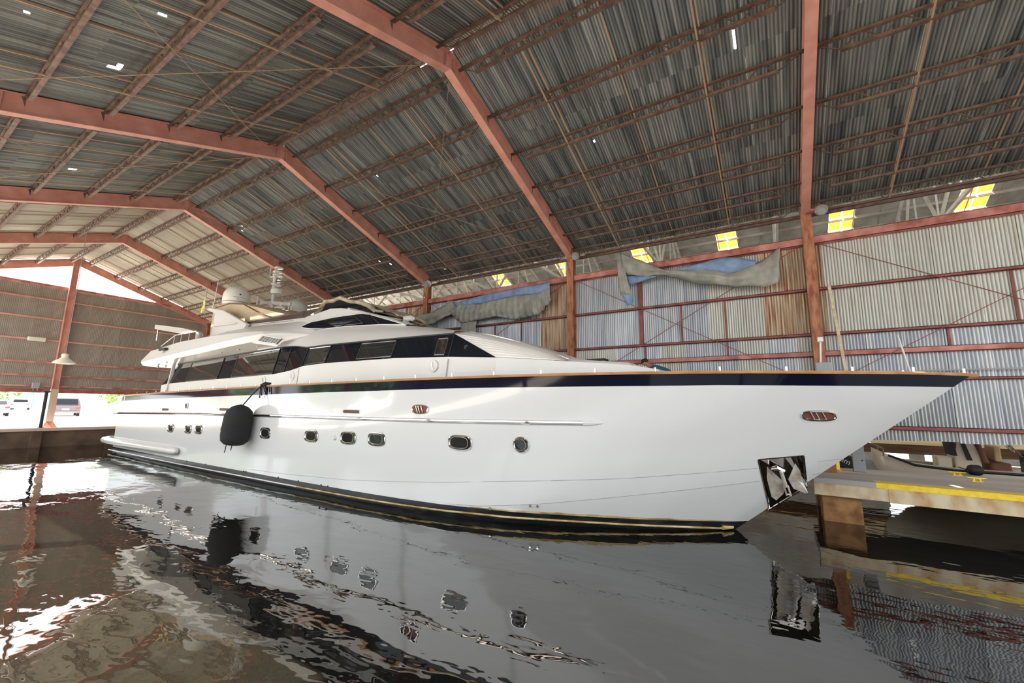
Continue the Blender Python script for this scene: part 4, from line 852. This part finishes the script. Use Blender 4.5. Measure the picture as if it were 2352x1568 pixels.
for z_, yo, r in ((9.22, -.28, .22), (9.02, -.22, .24), (8.84, -.25, .26)): MB().lathe((XC, mx+yo, z_), [(0, -.05), (r*.8, -.04), (r, 0), (r*.8, .04), (0, .06)], 18).build('mast_disc', 'white', yt, smooth=True)
for z_ in (8.62, 8.5): MB().lathe((XC, mx-.3, z_), [(0, -.03), (.12, -.02), (.14, 0), (0, .04)], 14).build('mast_light', 'chrome', yt, smooth=True)
MB().lathe((XC, mx-.18, 8.36), [(0, -.04), (.2, -.03), (.25, .02), (0, .05)], 14).build('mast_disc', 'white', yt, smooth=True)
MB().lathe((XC, mx-.3, 7.98), [(.0, -.12), (.24, -.1), (.29, -.02), (.28, .10), (.2, .17), (0, .2)], 20).build('small_radome', 'dome', yt, smooth=True)
MB().bar((XC, 21.95, 7.64), (XC, 19.25, 7.22), .12, .16).build('radar_scanner', 'white', yt, bevel=.03)
MB().lathe((XC, 20.05, 7.02), [(0, -.18), (.2, -.15), (.3, -.02), (.28, .12), (.1, .2), (.06, .32)], 18).build('radar_motor', 'dome', yt, smooth=True)
for y_, h_ in ((21.1, 7.45), (19.55, 7.2), (19.3, 7.15)): MB().tube([(XC+.1, y_, 6.3), (XC+.1, y_, h_)], .05, 8).build('scanner_post', 'white', yt)
MB().lathe((XC, 19.75, 6.8), [(.22, -.3), (.2, 0), (.08, .15), (.06, .3)], 14).build('horn', 'white', yt, smooth=True)
MB().tube([(XC-.6, 21.1, 6.8), (XC-.6, 21.1, 7.7)], .045, 8).build('antenna_stub', 'white', yt)
MB().bar((XC-1.3, 22.3, 6.75), (XC+1.3, 20.6, 6.7), .2, .1).build('antenna_platform', 'white', yt)
# folded canvas on the flybridge
PT = [(22.8, 6.1), (22.75, 7.0), (21.9, 7.16), (21.2, 7.10), (19.9, 6.92), (18.6, 6.62), (17.4, 6.32), (16.6, 6.12), (16.4, 5.6), (22.8, 5.6)]
rows = []
for i in range(13):
    f_ = i/12; bb_ = 1.75-3.5*f_; sag = .05*math.sin(f_*math.pi*5)
    rows.append([(XC-bb_, y_, z_+(sag+.12*math.sin(f_*math.pi) if 1 <= k_ <= 7 else 0)) for k_, (y_, z_) in enumerate(PT)])
bb_ = MB().grid(rows); bb_.add(rows[0], [tuple(range(len(PT)))]); bb_.add(rows[-1], [tuple(range(len(PT)))])
bb_.build('canvas_tent', 'canvas', yt)
MB().tube([(XC-1.77, 22.7, 7.02), (XC-1.77, 21.2, 7.1), (XC-1.77, 19.9, 6.92), (XC-1.78, 18.4, 6.35), (XC-1.79, 17.2, 6.0)], .025, 6).build('canvas_seam', 'seat', yt)
# crumpled cover over the helm screen
def blob(pts, r, name, m, seed, sq=1):
    rnd = random.Random(seed); n_ = 14; rings = []
    for i, p_ in enumerate(pts):
        e = min(1, .4+min(i, len(pts)-1-i)*.4)
        rings.append([(p_[0]+rnd.uniform(-.02, .02)+r*e*math.cos(t)*(1+.25*rnd.random()), p_[1]+r*.5*e*math.sin(2*t)*.3, p_[2]+r*sq*e*math.sin(t)*(1+.3*rnd.random())) for t in [2*math.pi*k_/n_ for k_ in range(n_)]])
    b = MB()
    for rg in rings: rg.append(rg[0])
    return b.grid(rings).build(name, m, yt, smooth=True, ang=80)
MB().prism([(XC-1.15, 15.3, 5.75), (XC-1.15, 14.75, 6.48), (XC-1.15, 13.87, 6.50), (XC-1.15, 12.6, 6.15), (XC-1.15, 11.7, 5.78), (XC-1.15, 11.9, 5.6)], (2.3, 0, 0)).build('helm_screen', 'glass', yt)
for s_, off in ((1, 0), (2, .9), (3, -.9)):
    P_ = [(XC-1.15+off*.0, 15.45, 5.95), (XC-1.15, 15.3, 6.1), (XC-1.12, 15.0, 6.35), (XC-1.1, 14.75, 6.5), (XC-1.1, 14.3, 6.55), (XC-1.05, 13.87, 6.60), (XC-1.05, 13.3, 6.40), (XC-1.05, 12.82, 6.25), (XC-1.05, 12.3, 6.05), (XC-1.05, 11.84, 5.88), (XC-1.0, 11.6, 5.8)]
    rnd = random.Random(s_); P_ = [(p_[0]+(s_-1)*1.1, p_[1]+rnd.uniform(-.08, .08), p_[2]+rnd.uniform(-.03, .06)) for p_ in P_]
    blob(P_, .13, 'cloth_cover', 'cover', s_, .6)
rws = []
for j in range(9):
    rws.append([(XC-1.1+2.2*j/8, y_, z_+.03*math.sin(j*2.1+y_*5)+.05) for y_, z_ in ((14.75, 6.48), (14.3, 6.52), (13.87, 6.5), (13.4, 6.38), (12.9, 6.25))])
MB().grid(rws).build('cloth_cover', 'cover', yt, smooth=True, solid=.03)
MB().tube([(XC-1.0, 12.0, 5.9), (XC-1.0, 11.2, 5.75), (XC-.95, 10.4, 5.42), (XC-.9, 9.9, 5.2)], .02, 6).build('grab_rail', 'chrome', yt, smooth=True)
MB().tube([(XC-.9, 10.42, 5.25), (XC-.9, 10.42, 5.42)], .05, 10).build('search_light_foot', 'chrome', yt)
MB().tube([(XC-1.02, 10.55, 5.46), (XC-.86, 10.35, 5.48), (XC-.8, 10.25, 5.48)], [.10, .12, .05], 14).build('search_light', 'dome', yt, smooth=True)
MB().tube([(XC-.95, 10.1, 5.18), (XC-.85, 9.9, 5.2)], [.06, .09], 10).build('deck_horn', 'chrome', yt, smooth=True)
# davit beam at the stern of the flybridge
MB().prism([(XC-1.7, 29.9, 6.66), (XC-1.7, 29.9, 6.92), (XC-1.7, 26.2, 6.40), (XC-1.7, 24.6, 6.10), (XC-1.7, 24.3, 5.8), (XC-1.7, 25.3, 5.95)], (.28, 0, 0)).build('davit_beam', 'white', yt, bevel=.03)
MB().lathe((XC-1.56, 24.5, 5.0), [(.2, 0), (.2, .9), (.12, 1.05), (0, 1.1)], 16).build('davit_pedestal', 'white', yt, smooth=True); MB().tube([(XC-1.56, 29.8, 6.66), (XC-1.56, 29.8, 6.0)], .03, 6).build('davit_hook', 'chrome', yt)
# whip aerial, flag staff
MB().tube([(XC-2.1, 22.0, 6.85), (XC-2.1, 21.9, 7.2), (XC-2.1, 21.75, 8.2)], [.03, .018, .01], 6).build('whip_antenna', 'white', yt)
MB().tube([(XC-2.15, 22.7, 6.8), (XC-2.15, 22.72, 7.95)], .028, 6).build('flag_staff', 'dull', yt)
MB().grid([[(XC-2.15+.05*math.sin(i), 22.74+.0+.22*(j/3)*(1-.3*i/5), 7.38-.62*i/5-.12*j/3*math.sin(i*1.3)) for j in range(4)] for i in range(6)]).build('signal_flag', 'flag', yt, smooth=True, solid=.01)
# bow fittings
MB().tube([(XC, -2.2, 3.3), (XC, -2.08, 4.08)], [.02, .013], 8).build('jack_staff', 'white', yt)
MB().box((XC-.35, -.96, 2.55), (XC-.1, -.70, 3.57)).build('windlass_locker', 'greybox', yt, bevel=.02)
MB().tube([(XC-.22, -.8, 3.55), (XC-.22, -.83, 4.02)], .018, 8).build('pole_light_staff', 'white', yt); MB().box((XC-.27, -.88, 4.0), (XC-.17, -.78, 4.1)).build('pole_light', 'white', yt, bevel=.01)
# ------------------------------------------------------------------ fender on the yacht's side
fe = thing('hull_fender', 'big black cloth covered fender hanging on the yacht side', 'fender', (7.25, 15.3, 1.8))
ax = [(-.0, .69), (.10, .66), (.24, .60), (.37, .47), (.42, .30), (.43, 0), (.43, -.36), (.40, -.52), (.30, -.62), (.0, -.65)]
rot = Matrix.Rotation(math.radians(9), 3, 'X').to_3x3()
MB().lathe((7.25, 15.28, 1.85), ax[::-1], 24, rot).build('body', 'fender', fe, smooth=True, ang=60)
for dy in (.12, -.25): MB().tube([(7.1, 15.40+dy, 1.25), (7.1, 15.45+dy, 1.08), (7.08, 15.44+dy, .95 if dy > 0 else 1.05)], .014, 6).build('tail_cord', 'rope', fe)
MB().tube([(7.27, 15.1, 2.5), (7.45, 14.95, 2.85), (7.62, 14.72, 3.17), (7.78, 14.6, 3.22), (7.85, 14.55, 3.0)], .02, 6).build('hanging_line', 'rope', fe, smooth=True)
for a in (0, .12, -.1, .2): MB().tube([(7.64, 14.62+a, 3.22), (7.60, 14.55+a, 3.10), (7.62, 14.5+a*1.4, 2.95-abs(a))], .018, 6).build('rope_tail', 'rope', fe, smooth=True)
MB().tube([(7.62, 14.72, 3.2), (7.66, 14.6, 3.26), (7.8, 14.5, 3.24), (7.68, 14.4, 3.22), (7.6, 14.5, 3.18), (7.62, 14.72, 3.2)], .03, 6).build('knot', 'rope', fe, smooth=True)
# bag on the foredeck
bgm = thing('deck_bag', 'small yellow and black bag on the foredeck trunk', 'bag', (XC, 4.2, 3.8))
MB().box((XC-.1, 3.85, 3.68), (XC+.15, 4.35, 3.86)).build('body', 'seatl', bgm, bevel=.04); MB().box((XC-.12, 3.83, 3.84), (XC+.17, 4.38, 3.90)).build('flap', 'grille', bgm, bevel=.02)
# ------------------------------------------------------------------ person kneeling on the far side deck
def skin(name, m, pts, edges, rad, parent, root=0, lv=2):
    me = bpy.data.meshes.new(name); me.from_pydata(pts, edges, []); me.materials.append(M[m])
    o = bpy.data.objects.new(name, me); C.objects.link(o)
    md = o.modifiers.new('k', 'SKIN'); 
    for i, r in enumerate(rad): me.skin_vertices[0].data[i].radius = (r, r) if not isinstance(r, tuple) else r
    me.skin_vertices[0].data[root].use_root = True; md.use_smooth_shade = True
    s_ = o.modifiers.new('u', 'SUBSURF'); s_.levels = lv; s_.render_levels = lv
    o.parent = parent; o.location = -wp(parent); return o
px_, py_ = 13.05, 2.75
pe = thing('person', 'person in a teal shirt bending over on the foredeck behind the trunk', 'person', (px_, py_, 2.52))
J = [(0, -.16, 1.0), (0, .06, 1.14), (0, .32, 1.26), (0, .46, 1.34), (0, .54, 1.39), (0, .64, 1.45), (0, .71, 1.42),
     (.10, -.18, .93), (.14, .08, .52), (.14, -.12, .10), (.14, .1, .04), (-.10, -.18, .93), (-.14, .08, .52), (-.14, -.12, .10), (-.14, .1, .04),
     (.20, .36, 1.22), (.26, .50, .95), (.20, .66, .75), (-.20, .36, 1.22), (-.26, .50, .95), (-.20, .66, .75)]
J = [(px_+a, py_+b_, 2.52+c_) for a, b_, c_ in J]
skin('body', 'skin', J, [(0, 1), (1, 2), (2, 3), (3, 4), (4, 5), (5, 6), (0, 7), (7, 8), (8, 9), (9, 10), (0, 11), (11, 12), (12, 13), (13, 14), (2, 15), (15, 16), (16, 17), (2, 18), (18, 19), (19, 20)],
     [.15, .14, .16, .09, .055, .095, .075, .09, .075, .055, .04, .09, .075, .055, .04, .06, .045, .035, .06, .045, .035], pe)
skin('shirt', 'teal', [J[i] for i in (0, 1, 2, 3, 15, 16, 18, 19)], [(0, 1), (1, 2), (2, 3), (2, 4), (4, 5), (2, 6), (6, 7)], [.175, .17, .19, .10, .085, .065, .085, .065], pe)
skin('trousers', 'trouser', [J[i] for i in (0, 7, 8, 9, 11, 12, 13)], [(0, 1), (1, 2), (2, 3), (0, 4), (4, 5), (5, 6)], [.17, .11, .09, .07, .11, .09, .07], pe)
h_ = Vector(J[5])+Vector((0, -.015, .035)); MB().lathe(h_, [(.0, -.05), (.09, -.03), (.108, .0), (.10, .05), (.07, .085), (0, .1)], 16, Matrix.Rotation(-.35, 3, 'X')).build('hair', 'hair', pe, smooth=True)
MB().tube([h_+Vector((0, .105, -.035)), h_+Vector((0, .125, -.06))], [.012, .018], 8).build('nose', 'skin', pe, smooth=True)
for sx in (-1, 1):
    MB().lathe(h_+Vector((.035*sx, .10, -.02)), [(0, -.01), (.011, 0), (0, .01)], 8).build('eye', 'grille', pe)
    MB().lathe(h_+Vector((.103*sx, .0, -.04)), [(0, -.03), (.016, 0), (0, .03)], 8).build('ear', 'skin', pe)
    wv = Vector(J[17] if sx > 0 else J[20]); wv0 = Vector(J[16] if sx > 0 else J[19]); d = (wv-wv0).normalized()
    F = [wv, wv+d*.05, wv+d*.09]; pts = [tuple(v) for v in F]; ed = [(0, 1), (1, 2)]; rad = [.028, .036, .034]
    for q in range(4):
        side = Vector((1, 0, 0))*(-.03+.02*q); i0 = len(pts); Lf = (.07, .08, .075, .06)[q]
        pts += [tuple(wv+d*.10+side), tuple(wv+d*(.10+Lf*.5)+side), tuple(wv+d*(.10+Lf)+side+Vector((0, .0, -.02)))]; ed += [(2, i0), (i0, i0+1), (i0+1, i0+2)]; rad += [.011, .010, .008]
    i0 = len(pts); pts += [tuple(wv+d*.04-Vector((.04*sx, 0, 0))), tuple(wv+d*.08-Vector((.055*sx, 0, 0)))]; ed += [(1, i0), (i0, i0+1)]; rad += [.013, .010]
    skin('hand', 'skin', pts, ed, rad, pe, lv=1)
# ------------------------------------------------------------------ tarpaulins hanging from the wall's top rail
def cloth(name, m, parent, top, bot, folds, amp, x0, nu=60, nv=12, seed=1, bulge=.12):
    rnd = random.Random(seed); ph = [rnd.uniform(0, 6.28) for _ in range(4)]
    T = resample([(p_[0], 0, p_[1]) for p_ in top], nu); B = resample([(p_[0], 0, p_[1]) for p_ in bot], nu); rows = []
    for j in range(nv+1):
        v = j/nv; row = []
        for i in range(nu+1):
            u = i/nu; y_ = lerp(T[i][0], B[i][0], v); z_ = lerp(T[i][2], B[i][2], v)
            d = amp*(.3+.7*v)*(math.sin(u*folds*6.28+ph[0]+v*1.2)+.5*math.sin(u*folds*15+ph[1]-v*2)+.45*math.sin(v*15+u*9+ph[2])+.3*math.sin(v*26-u*14+ph[3]))+bulge*math.sin(v*math.pi)
            row.append((x0-d-bulge*.3, y_, z_))
        rows.append(row)
    return MB().grid(rows).build(name, m, parent, smooth=True, ang=80, solid=.012)
t1 = thing('tarpaulin', 'grey tarpaulin with blue upper edge draped along the top rail left of the rusted post', 'tarpaulin', (14.1, 10, 7), group='tarpaulins hung on the wall')
cloth('grey_sheet', 'tarp', t1, [(7.10, 7.15), (7.6, 6.95), (8.74, 7.02), (10.4, 6.88), (11.43, 6.95), (12.2, 7.25)], [(7.05, 6.6), (7.62, 6.11), (8.73, 6.02), (9.6, 6.25), (11.39, 6.10), (12.3, 6.85)], 20, .05, 14.06, nu=160, seed=2)
cloth('blue_band', 'blue', t1, [(7.1, 7.34), (8.74, 7.30), (10.2, 7.24), (11.43, 7.10), (12.1, 7.0)], [(7.1, 6.98), (7.6, 6.93), (8.74, 7.0), (10.4, 6.86), (11.9, 6.9)], 4, .02, 14.03, nv=5, seed=3, bulge=.05)
cloth('hanging_end', 'tarp', t1, [(11.9, 7.2), (12.29, 7.05), (13.2, 6.75), (14.3, 6.75), (14.9, 6.95)], [(11.6, 6.75), (12.6, 6.35), (13.4, 6.15), (14.1, 6.15), (14.8, 6.3)], 3, .05, 14.0, seed=4)
cloth('loose_tail', 'tarp', t1, [(10.6, 6.15), (11.4, 6.15)], [(10.5, 5.4), (11.1, 5.3)], 1.5, .03, 14.05, nu=16, seed=5)
t2 = thing('tarpaulin', 'long twisted grey tarpaulin hanging from the top rail between the two rusted posts', 'tarpaulin', (14.1, 2, 7), group='tarpaulins hung on the wall')
cloth('grey_sheet', 'tarp', t2, [(-.36, 7.28), (.1, 6.95), (.9, 6.70), (1.9, 6.98), (2.9, 7.12), (3.6, 7.55), (4.3, 7.95)], [(-.25, 6.22), (.1, 6.15), (.84, 6.24), (1.92, 6.50), (2.83, 6.93), (3.5, 7.0), (4.14, 7.12)], 5, .06, 14.04, nu=90, seed=7, bulge=.18)
cloth('blue_band', 'blue', t2, [(.25, 6.95), (.67, 7.13), (1.14, 7.24), (2.0, 7.13), (2.7, 7.08)], [(.35, 6.72), (.9, 6.66), (1.4, 6.8), (2.1, 6.97), (2.8, 7.0)], 2, .02, 14.0, nu=30, nv=5, seed=8, bulge=.06)
cloth('blue_band', 'blue', t2, [(3.1, 7.0), (4.2, 7.16)], [(3.2, 6.93), (4.1, 6.78)], 2, .015, 14.06, nu=16, nv=4, seed=9, bulge=.03)
cloth('hanging_end', 'tarp', t2, [(4.30, 7.97), (4.46, 8.0)], [(3.98, 6.42), (4.38, 6.45)], 1, .03, 14.02, nu=10, seed=10)
cloth('blue_tail', 'blue', t2, [(4.0, 6.6), (4.35, 6.6)], [(3.95, 6.12), (4.15, 6.05)], 1, .02, 14.0, nu=8, nv=4, seed=11, bulge=.02)
# ------------------------------------------------------------------ lamps
def highbay(x, y_, z_, lab):
    t = thing('pendant_lamp', lab, 'lamp', (x, y_, z_))
    MB().lathe((x, y_, z_), [(.36, -.10), (.37, -.08), (.34, -.02), (.2, .08), (.12, .16), (.12, .3), (.08, .34), (0, .34)], 22).build('reflector', 'lamp', t, smooth=True)
    MB().lathe((x, y_, z_), [(0, -.12), (.2, -.12), (.34, -.09)], 22).build('lens', 'dome', t, smooth=True)
    MB().tube([(x, y_, z_+.34), (x, y_, roofz(x)-.35)], .012, 6).build('cord', 'greybox', t)
highbay(5.19, 26.5, 4.27, 'white enamel pendant lamp hanging before the gable post at far left')
t = thing('wall_lamp', 'small white box lamp on the gable wall left of the post', 'lamp', (6.1, 35.8, 6))
MB().box((5.4, 35.7, 5.9), (6.1, 35.88, 6.12)).build('housing', 'dome', t, bevel=.02); MB().box((5.45, 35.66, 5.93), (6.05, 35.7, 6.09)).build('diffuser', 'lamp', t)
t = thing('junction_box', 'small grey electrical box low on the gable wall left of the post', 'box', (6.05, 35.8, 3.3))
MB().box((5.9, 35.75, 3.25), (6.2, 35.88, 3.55)).build('case', 'greybox', t, bevel=.02)
for e in (5.95, 6.12): MB().bar((e, 35.8, 3.25), (e+.03, 35.8, 3.08), .03, .03).build('cable_gland', 'greybox', t)
for k, lab in ((0, 'rusty flood lamp at the top of the right hand post'), (1, 'flood lamp under the eave at the top of the middle post'), (2, 'flood lamp under the eave above the grey tarpaulin ends')):
    y_ = FY[k]; t = thing('flood_lamp', lab, 'lamp', (14, y_-.3, 8.3), group='flood lamps at the post heads')
    MB().lathe((13.9, y_-.34, 8.12), [(0, -.1), (.09, -.1), (.16, 0), (.15, .12), (.08, .2), (0, .2)], 14, Matrix.Rotation(.9, 3, 'Y')).build('housing', 'rustcol' if k < 2 else 'lamp', t, smooth=True)
    MB().lathe((13.9, y_-.34, 8.12), [(0, -.13), (.1, -.12), (.15, -.02)], 14, Matrix.Rotation(.9, 3, 'Y')).build('lens', 'greybox', t, smooth=True); MB().bar((14.0, y_-.3, 8.2), (14.15, y_-.02, 8.2), .04, .03).build('bracket', 'girt', t)
t = thing('mooring_pole', 'thin dark steel pole standing on the seawall edge', 'pole', (6.4, 34.8, 1))
MB().tube([(6.35, 34.85, 1.0), (6.35, 34.85, 3.0)], .075, 10).build('pole', 'trouser', t); MB().box((6.2, 34.7, 3.0), (6.5, 35.0, 3.06)).build('cap', 'trouser', t); MB().tube([(6.35, 34.85, 1.0), (6.35, 34.85, 1.05)], .14, 10).build('foot', 'girt', t)
# ------------------------------------------------------------------ cars, trees, cabin outside
def car(lab, x, y_, rz, m, hgt=1.45, Ln=4.5, wd=1.82, suv=False):
    t = thing('car', lab, 'car', (x, y_, 1.0)); h2 = hgt
    pf = ([(-.5, .35), (-.5, .62), (-.485, .95), (-.44, 1.0), (-.40, h2*.98), (-.1, h2), (.1, h2*.98), (.24, 1.02), (.46, .90), (.5, .6), (.5, .35)] if suv else
          [(-.5, .35), (-.5, .6), (-.49, .92), (-.38, .98), (-.24, h2*.97), (-.05, h2), (.08, h2*.97), (.24, .98), (.46, .85), (.5, .6), (.5, .35)])
    Rm = Matrix.Rotation(rz, 3, 'Z')
    def w_(p_): return Vector((x, y_, 1.0))+Rm @ Vector(p_)
    rows = []
    for e in (-1, -.96, 0, .96, 1):
        rows.append([w_((e*wd/2*(1 if z_ < 1.05 else .82)*(1 if abs(e) < 1 else 1), yy*Ln, .02+z_*(1 if abs(e) < 1 else .985))) for yy, z_ in pf])
    b = MB().grid(rows); b.add(rows[0], [tuple(range(len(pf)))]); b.add(rows[-1], [tuple(range(len(pf)))]); b.build('body', m, t, bevel=.04)
    a, c_ = pf[3], pf[4]
    def quad(pa, pb_, e0, e1, off, nm, mm):
        (ya, za), (yb, zb) = pa, pb_
        MB().add([w_((-e0, ya*Ln+off[0], za+off[1])), w_((e0, ya*Ln+off[0], za+off[1])), w_((e1, yb*Ln+off[0], zb+off[1])), w_((-e1, yb*Ln+off[0], zb+off[1]))], [(0, 1, 2, 3)]).build(nm, mm, t, solid=.02)
    quad((a[0]*.99+c_[0]*.01, a[1]+.08), (c_[0], c_[1]-.08), wd*.40, wd*.36, (-.03, .05), 'rear_window', 'glass')
    quad((pf[7][0], pf[7][1]+.06), (pf[6][0], pf[6][1]-.06), wd*.40, wd*.36, (.03, .05), 'windshield', 'glass')
    for s in (-1, 1):
        MB().add([w_((s*wd*.43, (a[0]+.06)*Ln, 1.04)), w_((s*wd*.43, (pf[7][0]-.04)*Ln, 1.04)), w_((s*wd*.418, (pf[6][0]-.01)*Ln, h2*.93)), w_((s*wd*.418, (c_[0]+.04)*Ln, h2*.93))], [(0, 1, 2, 3)]).build('side_window', 'glass', t, solid=.02)
        for yy in (-.31, .31):
            ce_ = w_((s*(wd/2-.1), yy*Ln, .34)); ax_ = Rm @ Vector((.11, 0, 0)); wh = MB().tube([ce_-ax_, ce_+ax_], .34, 18).build('wheel', 'black', t); MB().tube([ce_-ax_*1.05, ce_+ax_*1.05], .2, 12).build('hub', 'dull', wh)
        MB().add([w_((s*wd*.30, -.5*Ln-.02, .72)), w_((s*wd*.49, -.5*Ln-.01, .74)), w_((s*wd*.49, -.495*Ln-.01, .92)), w_((s*wd*.34, -.5*Ln-.015, .88))], [(0, 1, 2, 3)]).build('tail_light', 'tail', t, solid=.03)
    MB().add([w_((-wd*.46, -.5*Ln-.05, .32)), w_((wd*.46, -.5*Ln-.05, .32)), w_((wd*.46, -.5*Ln-.05, .52)), w_((-wd*.46, -.5*Ln-.05, .52))], [(0, 1, 2, 3)]).build('bumper', m, t, solid=.08)
    MB().add([w_((-.25, -.5*Ln-.03, .60)), w_((.25, -.5*Ln-.03, .60)), w_((.25, -.5*Ln-.03, .74)), w_((-.25, -.5*Ln-.03, .74))], [(0, 1, 2, 3)]).build('plate', 'dome', t, solid=.02)
car('dark grey car seen from behind on the lot, by the gable post', 12.6, 61.5, -.15, 'carblack', 1.75, 4.8, 2.1, True)
car('white car cut by the left picture edge, seen from behind', 8.3, 63.5, -.1, 'carwhite', 1.5)
car('white car farther back on the lot near the turquoise cabin', 15.4, 98, -.2, 'carwhite', 1.6, 4.6, 1.85, True)
car('pale car partly hidden behind the yacht stern', 24.6, 55, .9, 'carwhite', 1.6, 4.6, 1.85, True)
t = thing('cabin', 'narrow turquoise cabin standing at the back of the lot', 'cabin', (18.5, 112, 1)); MB().box((18.0, 112, 1), (19.0, 113.2, 4.4)).build('wall_shell', 'tealbin', t, bevel=.05); MB().box((17.9, 111.9, 4.4), (19.1, 113.3, 4.6)).build('roof', 'carwhite', t); MB().box((18.2, 111.9, 1), (18.8, 112.0, 3.4)).build('door', 'greybox', t)
t = thing('utility_pole', 'pale pole standing at the back of the lot beside the turquoise cabin', 'pole', (20.6, 112, 1)); MB().tube([(20.6, 112, 1), (20.6, 112, 9)], .22, 10).build('pole', 'cap', t); MB().bar((19.8, 112, 8.6), (21.4, 112, 8.6), .12, .12).build('crossarm', 'cap', t)
def tree(x, y_, h, r, lab, seed):
    t = thing('leafy_tree', lab, 'tree', (x, y_, 1.0), group='trees behind the lot'); rnd = random.Random(seed)
    MB().tube([(x, y_, 1), (x+.2, y_, h*.4+1), (x, y_, h*.7+1)], [.35, .25, .12], 8).build('trunk', 'bark', t)
    b = MB()
    for i in range(1500):
        a, e, q = rnd.uniform(0, 6.28), rnd.uniform(-1, 1), rnd.uniform(.55, 1)**.5
        c_ = Vector((x+r*q*math.cos(a)*math.sqrt(1-e*e), y_+r*q*math.sin(a)*math.sqrt(1-e*e), 1+h*.5+h*.45*q*e)); s_ = rnd.uniform(.22, .5)
        n1 = Vector((rnd.uniform(-1, 1), rnd.uniform(-1, 1), rnd.uniform(-1, 1))).normalized(); n2 = n1.orthogonal().normalized(); n3 = n1.cross(n2)
        b.add([c_+n2*s_, c_+n3*s_*.6, c_-n2*s_, c_-n3*s_*.6], [(0, 1, 2, 3)])
    b.build('crown', 'leaf', t, fix=False)
for i, (x, y_, h, r) in enumerate(((2, 118, 11, 6), (14.8, 124, 12, 6.2), (34, 120, 11, 6), (48, 116, 12, 7), (-14, 116, 12, 7), (-20, 50, 9, 4.5), (-29, 60, 10, 5), (-26, 44, 8, 4), (-13, 66, 10, 5))):
    tree(x, y_, h, r, ['leafy green tree behind the white car at the left edge', 'leafy green tree behind the lot, left of the turquoise cabin', 'leafy green tree right of the turquoise cabin', 'leafy tree behind the yacht stern', 'leafy tree left of the picture edge', 'leafy tree left of the shed, nearest the quay edge', 'tall leafy tree left of the shed, farthest from the quay', 'low leafy tree left of the shed, closest to the camera', 'leafy tree left of the shed beside the parked cars'][i], i)
